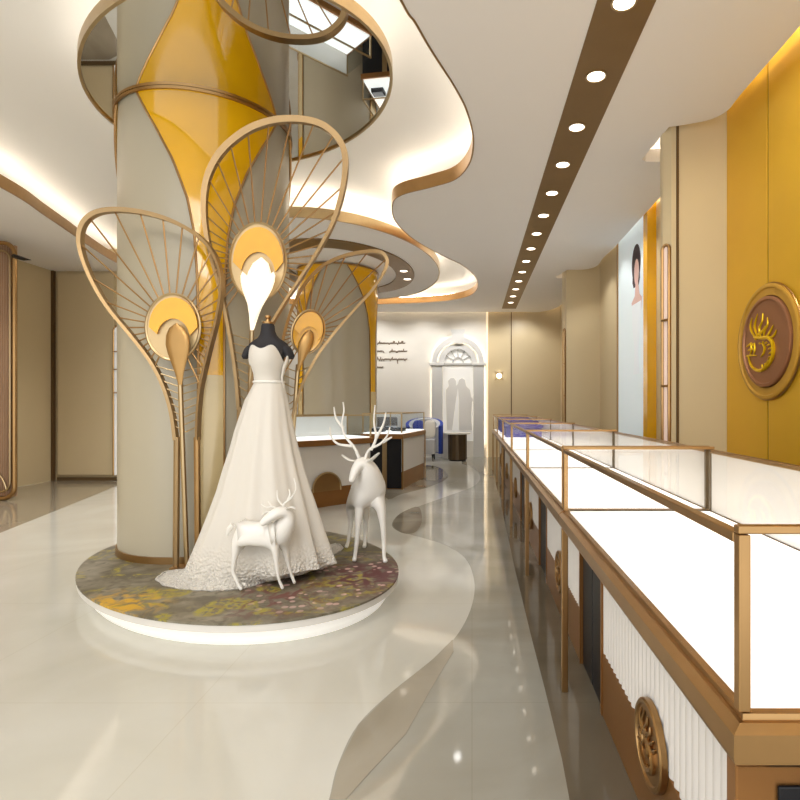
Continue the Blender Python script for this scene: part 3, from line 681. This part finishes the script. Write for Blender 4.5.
XF, XB, ZD, ZG, L_ = .43, 1.10, .815, 1.095, 1.70
y0 = .838
def make_case(yc):
    t = thing('display_case', '', 'display case', (.76, yc, 0), 'long row of glass display cases')
    a, b = yc - L_ / 2 + .002, yc + L_ / 2 - .002
    P = lambda nm, m, par=t, **k: finish(nm, bm, m, par, **k)
    # body core, veneer plinth
    bm = new(); box(bm, .575, 1.08, a + .03, b - .02, .001, .738); P('body', 'wood', smooth=False)
    bm = new(); box(bm, .545, .573, a + .22, b - .22, .001, .27, bev=.004); P('plinth_panel', 'wood', smooth=False)
    # fluted white panel
    bm = new(); f0, f1 = a + .26, b - .24; nf = 30; pts = []
    for i in range(nf):
        for s in range(6):
            yy = f0 + (f1 - f0) * (i + s / 6) / nf; pts.append((.553 - .009 * math.sin(PI * s / 6), yy))
    pts.append((.553, f1)); pts += [(.574, f1), (.574, f0)]
    prism(bm, pts, .272, .74); P('fluted_panel', 'flute')
    for ya, yb in ((a + .005, a + .215), (b - .215, b - .002)):
        bm = new(); box(bm, .556, .574, ya, yb, .001, .74, bev=.003); P('black_panel', 'black', smooth=False)
        
    for ya in (a + .218, b - .239):
        bm = new(); box(bm, .54, .574, ya, ya + .02, .001, .74); P('copper_strip', 'wood', smooth=False)
    # medallion
    bm = new(); C = Vector((.53, yc - .04, .285)); rr = .125
    loft(bm, [[(C.x + dx, C.y + r_ * math.cos(2 * PI * k / 40), C.z + r_ * math.sin(2 * PI * k / 40)) for k in range(40)] for dx, r_ in ((.013, rr), (-.004, rr), (-.009, rr * .96), (-.009, rr * .88), (-.002, rr * .84), (-.002, .01))])
    med = P('medallion', 'golddeep'); med['label'] = 'round bronze medallion with raised creature emblem'
    bm = new(); emblem(bm, C + Vector((-.002, 0, 0)), Vector((0, -1, 0)), Vector((0, 0, 1)), Vector((-1, 0, 0)), rr * 1.25, .006); finish('raised_emblem', bm, 'golddeep', med)
    # counter rim: stepped bronze
    bm = new()
    prof = [(.0, .74), (-.01, .75), (-.012, .757), (-.012, .795), (.004, .806), (.012, .806), (.014, .815), (.03, .815), (.03, .74)]
    x0_, x1_, ya, yb = .412, 1.115, a + .012 - .03, b
    ya = a + .01
    rings = []
    for ox, z in prof: rings.append([(x0_ + ox, ya + max(-.01, ox), z), (x1_ - ox, ya + max(-.01, ox), z), (x1_ - ox, yb - max(0, ox), z), (x0_ + ox, yb - max(0, ox), z)])
    loft(bm, rings, cap=False); bm.faces.new([v for v in bm.verts][:4]); P('counter_rim', 'golddeep', smooth=False)
    # luminous deck and joint
    bm = new(); box(bm, .447, 1.082, a + .042, b - .032, .79, ZD + .001); P('lit_deck', 'deck', smooth=False)
    bm = new(); box(bm, .447, 1.082, b - .03, b - .006, .8, ZD + .004); P('deck_joint', 'darkmetal', smooth=False)
    # posts
    w = .019
    for px, py in ((XF, a + .035), (XF, b - .012), (XB, a + .035), (XB, b - .012)):
        bm = new(); box(bm, px - w / 2, px + w / 2, py - w / 2, py + w / 2, ZD + .0005, ZG, bev=.002); P('post', 'golddeep' if px == XF else 'darkmetal', smooth=False)
    # top frame
    for x in (XF, XB):
        bm = new(); box(bm, x - .01, x + .01, a + .046, b - .022, ZG - .016, ZG + .001, bev=.002); P('top_rail', 'golddeep', smooth=False)
    for py in (a + .035, b - .012):
        bm = new(); box(bm, XF - .01, XB + .01, py - .009, py + .009, ZG + .0012, ZG + .014, bev=.002); P('cross_rail', 'golddeep', smooth=False)
    # glass
    bm = new(); box(bm, XF - .003, XF + .003, a + .046, b - .023, ZD + .002, ZG - .017); P('front_glass', 'glass', smooth=False)
    bm = new(); box(bm, XF + .012, XB - .012, a + .046, b - .023, ZG - .006, ZG); P('top_glass', 'glass', smooth=False)
    bm = new(); box(bm, XF + .012, XB - .012, a + .032, a + .038, ZD + .002, ZG - .002); P('end_glass', 'glass', smooth=False)
    # white sliding doors at the back
    mid = (a + b) / 2
    for ya, yb in ((a + .047, mid - .005), (mid + .005, b - .024)):
        bm = new(); box(bm, XB - .006, XB + .006, ya, yb, ZD + .002, ZG - .017); P('back_door', 'backp', smooth=False)
    # slender front legs
    bm = new(); box(bm, .406, .434, b - .055, b - .028, .001, .7395, bev=.003); P('leg', 'golddeep', smooth=False)
    return t
base = make_case(y0 + L_ / 2)
names = ['nearest glass display case, round bronze medallion on its white fluted front', 'second glass display case from the camera, behind the large near one', 'third glass display case along the row', 'fourth glass display case along the row, past the pale blue poster',
         'fifth glass display case, with blue velvet blocks inside', 'farthest glass display case at the end of the row by the back wall']
base['label'] = names[0]
for i in range(1, 6):
    c = copy_tree(base); c.location.y = base.location.y + L_ * i; c['label'] = names[i]
# closed end of the nearest case, with its black inset
t = base
bm = new(); box(bm, .425, .575, .885, .92, .001, .7395, bev=.003); box(bm, .575, 1.09, .885, .905, .001, .7395); finish('end_panel', bm, 'wood', t, False)
bm = new(); box(bm, .49, 1.06, .878, .8845, .08, .69, bev=.003); finish('end_inset', bm, 'black', t, False)
# blue velvet blocks
for k, (yy, zt) in enumerate([(8.3, 1.0), (8.87, 1.045), (9.75, 1.06), (10.35, 1.07)]):
    t = thing('velvet_display_block', ['blue velvet display block nearest the camera, in the far cases', 'second blue velvet display block in the far cases', 'third blue velvet display block in the far cases', 'blue velvet display block at the far end of the cases'][k], 'display block', (.76, yy, ZD), 'royal blue velvet display blocks')
    bm = new(); box(bm, .5, 1.04, yy - .12, yy + .12, ZD + .0035, zt - .04, bev=.01); finish('block', bm, 'blue', t)
    bm = new(); box(bm, .48, 1.06, yy - .14, yy + .14, zt - .0395, zt, bev=.01); finish('lid', bm, 'blue', t)

# ================================================================== RIGHT WALL FEATURES
# big emblem
C = Vector((2.12, 3.92, 1.75)); t = thing('wall_emblem', 'large round copper medallion with bright gold winged creature on the gold wall', 'emblem', C)
circ = lambda r, dx: [(C.x + dx, C.y + r * math.cos(2 * PI * k / 72), C.z + r * math.sin(2 * PI * k / 72)) for k in range(72)]
bm = new(); loft(bm, [circ(.41, -.001), circ(.41, -.028), circ(.40, -.034), circ(.385, -.034), circ(.378, -.022), circ(.33, -.022), circ(.325, -.001)]); finish('outer_ring', bm, 'ochre', t)
bm = new(); loft(bm, [circ(.323, -.002), circ(.323, -.036), circ(.315, -.042), circ(.30, -.042), circ(.293, -.03), circ(.02, -.03)]); finish('disc', bm, 'copper', t)
bm = new(); tube(bm, circ(.412, -.012), .007, 6, True); finish('edge_ring', bm, 'golddeep', t)  # slim bronze bead round the outer edge
bm = new(); emblem(bm, C + Vector((-.03, .03, 0)), Vector((0, -1, 0)), Vector((0, 0, 1)), Vector((-1, 0, 0)), .40, .009); finish('creature', bm, 'emblem', t)
# poster
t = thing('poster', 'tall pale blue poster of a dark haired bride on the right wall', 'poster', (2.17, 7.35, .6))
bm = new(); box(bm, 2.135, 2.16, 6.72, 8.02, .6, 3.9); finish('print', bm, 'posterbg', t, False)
bm = new()
box(bm, 2.09, 2.199, 6.56, 6.715, .6, 3.95); finish('side_frame', bm, 'amber', t, False)
bm = new(); box(bm, 2.12, 2.199, 8.025, 8.07, .6, 3.95); finish('far_frame', bm, 'golddeep', t, False)
def yz(pts, x, dx, nm, m, par): 
    bm = new(); slab(bm, [(x, y, z) for y, z in pts], Vector((dx, 0, 0))); return finish(nm, bm, m, par, False)
pe = lambda cy, cz_, ry, rz, n=28: [(cy + ry * math.cos(2 * PI * k / n), cz_ + rz * math.sin(2 * PI * k / n)) for k in range(n)]
yz(pe(7.15, 3.14, .19, .25), 2.1345, -.002, 'hair', 'hair', t)
yz([(7.0, 3.0), (7.3, 3.0), (7.31, 2.92), (7.26, 2.84), (7.04, 2.84), (6.99, 2.92)], 2.1345, -.0025, 'hair', 'hair', t)
yz(pe(7.12, 3.02, .10, .17), 2.131, -.002, 'face', 'skin', t)
yz([(7.16, 2.9), (7.06, 2.9), (7.0, 2.72), (6.9, 2.66), (6.93, 2.5), (7.3, 2.5), (7.34, 2.66), (7.2, 2.72)], 2.131, -.0015, 'shoulders', 'skin', t)
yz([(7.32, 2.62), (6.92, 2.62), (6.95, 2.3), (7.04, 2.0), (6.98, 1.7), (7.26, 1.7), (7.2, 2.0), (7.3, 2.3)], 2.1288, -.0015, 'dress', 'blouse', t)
# arched niches
def niche(label, P0, P1, ztop, out, parent=None, shelves=(2.0, 1.45, .9), m='pink'):
    P0, P1 = Vector(P0), Vector(P1); w = (P1 - P0).length; X = (P1 - P0).normalized(); Cx = (P0 + P1) / 2; r = w / 2
    t = thing('display_niche', label, 'niche', (Cx.x, Cx.y, .06), 'narrow arched display niches')
    o = Vector((out[0], out[1], 0)).normalized()
    pth = [P0 + Vector((0, 0, .1))] + [P0 + Vector((0, 0, ztop - r))] + [Cx - X * r * math.cos(PI * k / 14) + Vector((0, 0, ztop - r + r * math.sin(PI * k / 14))) for k in range(1, 14)] + [P1 + Vector((0, 0, ztop - r)), P1 + Vector((0, 0, .1))]
    bm = new(); slab(bm, [p + o * .002 for p in pth], o * .008); finish('back', bm, m, t, False)
    bm = new(); tube(bm, [p + o * .014 for p in pth], .014, 6, True); finish('frame', bm, 'golddeep', t)
    for z in shelves:
        bm = new(); slab(bm, [P0 + o * .011 + Vector((0, 0, z)), P1 + o * .011 + Vector((0, 0, z)), P1 + o * .035 + Vector((0, 0, z)), P0 + o * .035 + Vector((0, 0, z))], Vector((0, 0, .018))); finish('shelf', bm, 'golddeep', t, False)
    return t
niche('narrow arched niche with pink glow on the near cream pilaster', (1.655, 4.589, 0), (1.62, 4.651, 0), 2.64, (-.87, -.49))
niche('narrow arched niche on the far cream pilaster', (1.617, 9.475, 0), (1.602, 9.59, 0), 2.62, (-1, -.13), m='cream')
niche('narrow arched niche beside the big column, at the left back wall', (-6.12, 9.40, 0), (-5.92, 9.40, 0), 2.66, (0, -1), shelves=(2.2, 1.9, 1.5), m='fan')

# ================================================================== BACK WALL FEATURES
W_ = 13.75
def bx(u): return (u - U0) * W_ / F
def bz(v): return H + (V0 - v) * W_ / F
t = thing('arch_relief', 'pale grey plaster arch with fan window and embracing couple on the back wall', 'relief', (bx(458), W_, 0))
cx_, sp_ = bx(458), bz(366); ro, ri = bx(484) - bx(458), bx(475) - bx(458)
for s in (-1, 1):
    bm = new(); xa, xb = sorted((cx_ + s * ro, cx_ + s * (ri - .04))); box(bm, xa, xb, W_ - .14, W_ - .05, .0, sp_ - .001, bev=.01); finish('pilaster', bm, 'relief', t, False)
    bm = new(); xa, xb = sorted((cx_ + s * (ro + .05), cx_ + s * (ri - .07))); box(bm, xa, xb, W_ - .17, W_ - .001, sp_, sp_ + .07, bev=.01); finish('capital', bm, 'relief', t, False)
for r1, r2, d in ((ro, ro - .13, .14), (ro - .17, ri - .08, .09)):
    bm = new(); n = 32; A = [(cx_ + r * math.cos(PI * k / n), sp_ + .07 + r * math.sin(PI * k / n)) for r in (r1, r2) for k in range(n + 1)]
    o_, i_ = A[:n + 1], A[n + 1:]; e_ = .05 if d > .1 else .001; loft(bm, [[(p[0], W_ - e_, p[1]), (p[0], W_ - d, p[1]), (q[0], W_ - d, q[1]), (q[0], W_ - e_, q[1])] for p, q in zip(o_, i_)]); finish('arch_ring', bm, 'relief', t)
bm = new(); box(bm, cx_ - .15, cx_ + .15, W_ - .17, W_ - .145, sp_ + ro - .10, sp_ + ro + .24); box(bm, cx_ - .17, cx_ + .17, W_ - .18, W_ - .145, sp_ + ro + .17, sp_ + ro + .24); finish('keystone', bm, 'relief', t, False)
bm = new(); slab(bm, [(cx_ + (ri - .08) * math.cos(PI * k / 24), W_ - .002, sp_ + .07 + (ri - .08) * math.sin(PI * k / 24)) for k in range(25)], Vector((0, -.006, 0))); finish('fan_light', bm, 'fan', t, False)
bm = new(); tube(bm, [(cx_ + .13 * math.cos(PI * k / 12), W_ - .03, sp_ + .08 + .13 * math.sin(PI * k / 12)) for k in range(13)], .018, 6)
for k in range(1, 6):
    a = PI * k / 6; tube(bm, [(cx_ + r * math.cos(a), W_ - .03, sp_ + .08 + r * math.sin(a)) for r in (.13, ri - .09)], .016, 6)
box(bm, cx_ - ri + .05, cx_ + ri - .05, W_ - .06, W_ - .012, sp_ + .03, sp_ + .075); finish('muntins', bm, 'relief', t)
bm = new(); box(bm, cx_ - ri + .045, cx_ + ri - .045, W_ - .012, W_ - .001, .4, sp_ + .0); finish('arch_back', bm, 'fan', t, False)
couple = [(447, 430), (446, 400), (446, 390), (449, 386), (448, 381), (451, 378), (454, 378), (456, 381), (456, 386), (458, 384), (459, 380), (462, 378), (465, 380), (466, 386), (470, 390), (471, 397), (474, 400), (472, 402), (471, 415), (472, 430)]
bm = new(); slab(bm, [Vector((bx(u), W_ - .0125, bz(v))) for u, v in couple], Vector((0, -.035, 0))); finish('couple_silhouette', bm, 'reliefpale', t, False)
bm = new(); slab(bm, [Vector((bx(u), W_ - .048, bz(v))) for u, v in [(456, 400), (458, 388), (459, 400), (459, 432), (452, 432), (454, 415)]], Vector((0, -.008, 0))); finish('veil', bm, 'fan', t, False)
bm = new(); tube(bm, [(cx_ - ro + .05, W_ - .025, .3)] + [(cx_ - (ro - .05) * math.cos(PI * k / 24), W_ - .025, sp_ + .07 + (ro - .05) * math.sin(PI * k / 24)) for k in range(25)] + [(cx_ + ro - .05, W_ - .025, .3)], .012, 6); finish('back_light', bm, 'led', t)
# handwriting
t = thing('wall_script', 'four lines of slanted grey handwriting on the white back wall', 'lettering', (bx(392), W_, bz(355)))
rnd = random.Random(3)
for (ua, ub, v, gaps) in [(374, 405, 343.5, ()), (374, 407, 351.5, ((384, 389),)), (374, 407, 359.5, ()), (374, 382.5, 367.5, ())]:
    bm = new(); P = []; u = ua
    while u < ub:
        hgt = rnd.choice([.9, .9, 1., 2.6, .8, 1.1]) * (1 if rnd.random() > .12 else -1.6)
        if any(a < u < b for a, b in gaps):
            if len(P) > 2: tube(bm, spline(P, 3), .011, 5)
            P = []; u += 1; continue
        P += [Vector((bx(u), W_ - .012, bz(v))), Vector((bx(u + .7), W_ - .012, bz(v - hgt))), Vector((bx(u + .55), W_ - .012, bz(v - hgt * .5)))]
        u += 1.05
    if len(P) > 2: tube(bm, spline(P, 3), .011, 5)
    finish('script_line', bm, 'ink', t)
# wall lamp
c = Vector((bx(499), 13.72, bz(376))); t = thing('wall_lamp', 'small glowing star shaped wall lamp on the cream back wall', 'lamp', c)
bm = new(); pts = [(c.x + (.16 if k % 2 == 0 else .07) * math.cos(PI / 4 + PI * k / 4), c.y - .001, c.z + (.16 if k % 2 == 0 else .07) * math.sin(PI / 4 + PI * k / 4)) for k in range(8)]
slab(bm, pts, Vector((0, -.02, 0))); finish('star_plate', bm, 'gold', t, False)
bm = new(); bmesh.ops.create_uvsphere(bm, u_segments=16, v_segments=10, radius=.06, matrix=Matrix.Translation(c + Vector((0, -.085, 0)))); finish('globe', bm, 'lamp', t)

# ================================================================== FAR COUNTERS
def frame_of(A, B, depth):               # local frame: x along A->B, y back
    A, B = Vector((*A, 0)), Vector((*B, 0)); X = (B - A).normalized(); Yv = Vector((-X.y, X.x, 0))
    return Matrix(((X.x, Yv.x, 0, A.x), (X.y, Yv.y, 0, A.y), (0, 0, 1, 0), (0, 0, 0, 1))), (B - A).length
mt, ln = frame_of((-2.62, 6.24), (-1.37, 7.5), .6)
t = thing('jewellery_counter', 'white fronted jewellery counter with gold arch cutout behind the gown', 'counter', mt @ Vector((ln / 2, .3, 0)), 'jewellery counters at the back')
def cb(nm, m, args, bev=0., par=None):
    bm = new(); box(bm, *args, mt=mt, bev=bev); return finish(nm, bm, m, par or t, False)
cb('plinth', 'wood', (0, ln, .02, .6, .001, .24)); cb('body', 'flute', (.0, ln, .03, .6, .2405, .78))
ax = (Vector(on_z(326, 507, 0)) - Vector((-2.62, 6.24, 0))).length
xa = ax + .02
bm = new(); prof = [(xa - .2, .2)] + [(xa - .2 * math.cos(PI * k / 20), .235 + .2 * math.sin(PI * k / 20)) for k in range(21)] + [(xa + .2, .2)]
slab(bm, [mt @ Vector((x, .028, z)) for x, z in prof], (mt.to_3x3() @ Vector((0, -.02, 0)))); finish('arch_inset', bm, 'golddeep', t, False)
bm = new(); tube(bm, [mt @ Vector((x, .008, z)) for x, z in prof], .012, 6); finish('arch_edge', bm, 'gold', t)
cb('counter_rim', 'wood', (-.02, ln + .02, -.02, .62, .7805, .855), .004); cb('lit_deck', 'deck', (.02, ln - .02, .02, .58, .8555, .872))
for x, y in ((0, 0), (ln - .02, 0), (0, .58), (ln - .02, .58)): cb('post', 'gold', (x, x + .02, y, y + .02, .8725, 1.155))
cb('front_glass', 'glassblue', (.021, ln - .021, .004, .010, .873, 1.154)); cb('top_glass', 'glassblue', (.021, ln - .021, .021, .579, 1.157, 1.163)); cb('back_door', 'backp', (.021, ln - .021, .585, .595, .873, 1.154))
for y in (0, .58): cb('top_rail', 'gold', (0, ln, y, y + .02, 1.1555, 1.172))
mt, ln = frame_of((-1.70, 8.52), (-1.07, 8.42), .6)
t = thing('jewellery_counter', 'black ended jewellery counter with gold posts beside the armchair', 'counter', mt @ Vector((ln / 2, .6, 0)), 'jewellery counters at the back')
LD = 1.42
cb('body', 'flute', (.01, ln - .01, .03, LD, .27, .78)); cb('plinth', 'wood', (.01, ln - .01, .03, LD - .01, .001, .2695))
cb('black_panel', 'black', (.0, ln * .5, .008, .029, .02, .779)); cb('black_panel', 'black', (ln * .62, ln - .02, .008, .029, .02, .779)); cb('pillar', 'gold', (ln * .5 + .002, ln * .62 - .002, .0, .029, .001, .779))
cb('counter_rim', 'wood', (-.02, ln + .02, -.02, LD + .02, .7805, .855), .004); cb('lit_deck', 'deck', (.01, ln - .01, .01, LD - .01, .8555, .872))
for x, y in ((0, 0), (ln - .02, 0), (0, LD - .02), (ln - .02, LD - .02)): cb('post', 'gold', (x, x + .02, y - .001, y + .018, .8725, 1.16))
for x, y in ((ln + .001, -.015), (ln + .001, LD - .02)): cb('leg', 'golddeep', (x - .0, x + .02, y, y + .022, .001, .7795))
for y in (0, LD - .02): cb('cross_rail', 'gold', (0, ln, y, y + .018, 1.1605, 1.175))
for x in (0, ln - .02): cb('top_rail', 'gold', (x, x + .02, .02, LD - .022, 1.1605, 1.175))
cb('front_glass', 'glassblue', (.021, ln - .021, .004, .010, .873, 1.159)); cb('side_glass', 'glassblue', (ln - .012, ln - .006, .021, LD - .023, .873, 1.159))
mt2 = mt.copy()
for k, (x, y, s) in enumerate([(.16, .3, 1), (.42, .55, 1), (.2, .85, 1)]):
    o = mt2 @ Vector((x, y, .8725)); tt = thing('jewellery_tray', ['black jewellery tray at the near left of the black ended counter', 'black jewellery tray in the middle of the black ended counter', 'black jewellery tray at the back of the black ended counter'][k], 'tray', o, 'black jewellery trays')
    bm = new(); box(bm, x - .1, x + .1, y - .08, y + .08, .8725, .93, mt=mt2, bev=.006); finish('tray', bm, 'black', tt, False)
    bm = new(); box(bm, x - .08, x + .08, y - .06, y + .06, .9305, .945, mt=mt2, bev=.004); finish('pad', bm, 'greyfab', tt, False)
# white neck bust stand
o = on_y(371, 430, 8.9); bm = new()
# grey bench behind the counters
t = thing('bench', 'long dark grey upholstered bench behind the white fronted counter', 'bench', (-2.0, 12.4, 0))
bm = new(); box(bm, -3.6, -1.75, 12.1, 12.75, .12, .46, bev=.03); finish('seat', bm, mat('dark grey upholstery', (112, 106, 100), .8), t)
bm = new(); box(bm, -3.6, -1.75, 12.76, 12.95, .2, 1.02, bev=.03); finish('backrest', bm, bpy.data.materials['dark grey upholstery'], t)
for x in (-3.5, -1.85):
    for y in (12.2, 12.85):
        bm = new(); tube(bm, [(x, y, .0), (x, y, .2)], .02, 8); finish('leg', bm, 'golddeep', t)

# ================================================================== ARMCHAIR AND TABLE
ac = Vector((-1.12, 12.95, 0)); t = thing('armchair', 'pale grey armchair with curved blue back by the white wall', 'armchair', ac)
R0 = .44
def arcpt(a, r): return (ac.x + r * math.sin(a), ac.y + r * .82 * math.cos(a))
bm = new(); A = [math.radians(x) for x in range(-118, 119, 8)]; rows = []
for a in A:
    f = .5 + .5 * math.cos(a * .8); top = .66 + .34 * max(0, f) ** 1.2
    i_, o_ = arcpt(a, R0 - .07), arcpt(a, R0); rows.append([(*o_, .16), (*o_, top), (*i_, top), (*i_, .16)])
loft(bm, rows); finish('back_shell', bm, 'bluefab', t)
bm = new(); rows = []
for a in A:
    f = .5 + .5 * math.cos(a * .8); top = .655 + .34 * max(0, f) ** 1.2
    i_, o_ = arcpt(a, R0 - .15), arcpt(a, R0 - .072); rows.append([(*o_, .2), (*o_, top), (*i_, top - .03), (*i_, .2)])
loft(bm, rows); finish('inner_back', bm, 'greyfab', t)
bm = new(); box(bm, ac.x - .27, ac.x + .27, ac.y - .38, ac.y + .2, .17, .52, bev=.04); finish('seat', bm, 'greyfab', t)
for sx in (-.22, .22):
    for sy in (-.3, .22):
        bm = new(); tube(bm, [(ac.x + sx, ac.y + sy, 0), (ac.x + sx * .95, ac.y + sy * .95, .175)], [.012, .022], 8); finish('leg', bm, 'black', t)
for k, (dx, m, nm) in enumerate([(-.13, 'bluefab', 'cobalt blue cushion standing on the grey armchair'), (.14, 'white', 'white cushion standing on the grey armchair')]):
    bm = new(); bmesh.ops.create_uvsphere(bm, u_segments=20, v_segments=12, radius=1)
    for v in bm.verts:
        c_ = v.co; e = lambda q: math.copysign(abs(q) ** .55, q); v.co = Vector((ac.x + dx + e(c_.x) * .13, ac.y - .17 + c_.y * .05 + e(c_.z) * .06, .525 + .21 + e(c_.z) * .21))
    tag(finish('cushion', bm, m), nm, 'cushion', 'cushions on the armchair')
tc_ = Vector((-.34, 12.9, 0)); t = thing('side_table', 'round white topped side table on dark mirrored drum beside the arch', 'side table', tc_)
bm = new(); pts = [(tc_.x + (.21 + .012 * (k % 2)) * math.cos(2 * PI * k / 32), tc_.y + (.21 + .012 * (k % 2)) * math.sin(2 * PI * k / 32)) for k in range(32)]; prism(bm, pts, .03, .62); finish('drum', bm, 'darkmetal', t)
bm = new(); prism(bm, ell(tc_.x, tc_.y, .2, .2, n=32), .001, .03); finish('foot', bm, 'black', t)
bm = new(); prism(bm, ell(tc_.x, tc_.y, .3, .3, n=40), .6205, .65); finish('tabletop', bm, 'white', t)
t2 = Vector((-.62, 13.42, 0)); t = thing('pedestal', 'small white square pedestal between armchair and round table', 'pedestal', t2)
bm = new(); box(bm, t2.x - .1, t2.x + .1, t2.y - .1, t2.y + .1, .001, .6, bev=.01); finish('shaft', bm, 'white', t, False)
bm = new(); box(bm, t2.x - .13, t2.x + .13, t2.y - .13, t2.y + .13, .6005, .64, bev=.008); finish('cap', bm, 'white', t, False)

# ================================================================== LEFT FRAMED CABINET
Y_ = 7.47; t = thing('framed_cabinet', 'tall rose bronze cabinet with rounded gold frame at the left edge', 'cabinet', (-6.6, Y_, 0))
x1 = (17 - U0) * Y_ / F; x0 = -7.17; zt = 3.5; r = .16
def rr(x0, x1, z0, z1, r, y):
    o = []
    for cx, cz_, a0 in ((x1 - r, z1 - r, 0), (x0 + r, z1 - r, 90), (x0 + r, z0 + r, 180), (x1 - r, z0 + r, 270)):
        for k in range(7): a = math.radians(a0 + 15 * k); o.append(Vector((cx + r * math.cos(a), y, cz_ + r * math.sin(a))))
    return o
bm = new(); tube(bm, rr(x0 + .03, x1 - .03, .03, zt, r, Y_), .03, 8, True); finish('frame', bm, 'golddeep', t)
bm = new(); tube(bm, rr(x0 + .12, x1 - .10, .12, zt - .1, r * .8, Y_ + .01), .014, 8, True); finish('inner_frame', bm, 'gold', t)
bm = new(); pts = []
n = 26
for i in range(n * 4 + 1):
    x = x0 + .06 + (x1 - .06 - x0 - .06) * i / (n * 4); pts.append((x, Y_ + .04 + .012 * math.sin(2 * PI * i / 4 / 1.0 + .4)))
prism(bm, pts + [(pts[-1][0], Y_ + .08), (pts[0][0], Y_ + .08)], .05, zt - .02); finish('pleated_panel', bm, 'rose', t)
bm = new()
for k in range(4):
    rr_ = .2 + .1 * k; tube(bm, [Vector((x1 - .9 + .0 + (rr_ + .25) * math.cos(a), Y_ + .015, .08 + rr_ * 1.1 * math.sin(a))) for a in [math.radians(q) for q in range(5, 90, 8)]], .012, 6)
finish('ornament', bm, 'gold', t)
bm = new(); c0 = on_y(14, 256, Y_ - .03); tube(bm, [c0, on_y(24, 259, Y_ - .1), on_y(31, 260, Y_ - .16)], [.03, .022, .003], 8); finish('finial', bm, 'black', t)

# ================================================================== LIGHTS
def area(name, loc, sx, sy, power, col=(1, .97, .92), rot=(0, 0, 0)):
    l = bpy.data.lights.new(name, 'AREA'); l.shape = 'RECTANGLE'; l.size = sx; l.size_y = sy; l.energy = power; l.color = col
    o = bpy.data.objects.new(name, l); COL.objects.link(o); o.location = loc; o.rotation_euler = rot; return o
def spot(name, loc, power, size=100, blend=.7, target=None, col=(1, .975, .94), rad=.05):
    l = bpy.data.lights.new(name, 'SPOT'); l.energy = power; l.spot_size = math.radians(size); l.spot_blend = blend; l.color = col; l.shadow_soft_size = rad
    o = bpy.data.objects.new(name, l); COL.objects.link(o); o.location = loc
    if target is not None: o.rotation_euler = (Vector(target) - Vector(loc)).to_track_quat('-Z', 'Y').to_euler()
    return o
for i in range(0, 14): spot('strip spot', (.865, 3.13 + .705 * i, CZ - .03), 9, 110, .8)
spot('strip spot', (.865, 1.7, CZ - .03), 12, 110, .8)
spot('feature spot', (-.6, 2.0, CZ - .05), 8, 70, .8, (-1.4, 3.6, .9))
spot('feature spot', (-2.8, 2.3, CZ - .05), 22, 75, .8, (-2.0, 4.0, .6))
for y in (1.5, 2.3, 3.0): spot('wash spot', (1.55, y, CZ - .03), 24, 100, .6, (2.12, y + 1.1, 2.2), (1, .9, .7))
spot('emblem spot', (1.5, 3.5, CZ - .03), 6, 50, .5, (2.12, 3.92, 2.4))
for y in (5.6, 6.6, 7.6, 8.6): spot('wash spot', (1.5, y, CZ - .03), 32, 100, .6, (2.15, y + .2, 2.0))  # unseen spots added to brighten the wall around the poster
for x in (-3.6, -2.4, -1.2, 0, 1.2): spot('wash spot', (x, 12.7, CZ - .03), 62, 110, .7, (x, 13.75, 1.8))  # unseen spots added because the back wall came out dim
for x, y in ((-5.2, 6.5), (-5.6, 4.2), (-3.6, 6.5), (-.2, 7.6), (-.3, 10.5), (-4.6, 8.2)): spot('room fill spot', (x, y, (UZ if -5 < x < -1 else CZ) - .04), 150 if x < -3 else 45, 120, .8)  # added fill with no fittings, strongest towards the left wall
area('fill area', (-2.2, .2, CZ + .2), 3.0, 1.6, 75); area('fill area', (-.4, -.6, CZ - .05), 2.5, 1.0, 50, rot=(math.radians(20), 0, 0))  # unseen area lamps added overhead and behind the camera as general fill

w = bpy.data.worlds.new('World'); scene.world = w; w.use_nodes = True
bgn = w.node_tree.nodes['Background']; bgn.inputs['Color'].default_value = (.98, .99, 1, 1); bgn.inputs['Strength'].default_value = 1.9

cam = bpy.data.cameras.new('Camera'); co = bpy.data.objects.new('Camera', cam); COL.objects.link(co)
co.location = (0, 0, H); co.rotation_euler = (PI / 2, 0, 0); cam.sensor_width = 36; cam.lens = 36 * F / 800
cam.shift_x = (400 - U0) / 800; cam.shift_y = (V0 - 400) / 800; cam.clip_start = .02
scene.camera = co
vs = scene.view_settings; vs.view_transform = 'Standard'; vs.look = 'None'; vs.exposure = 0; vs.gamma = 1; vs.use_curve_mapping = False
scene.cycles.max_bounces = 10; scene.cycles.transparent_max_bounces = 24; scene.cycles.caustics_reflective = False; scene.cycles.sample_clamp_indirect = 6
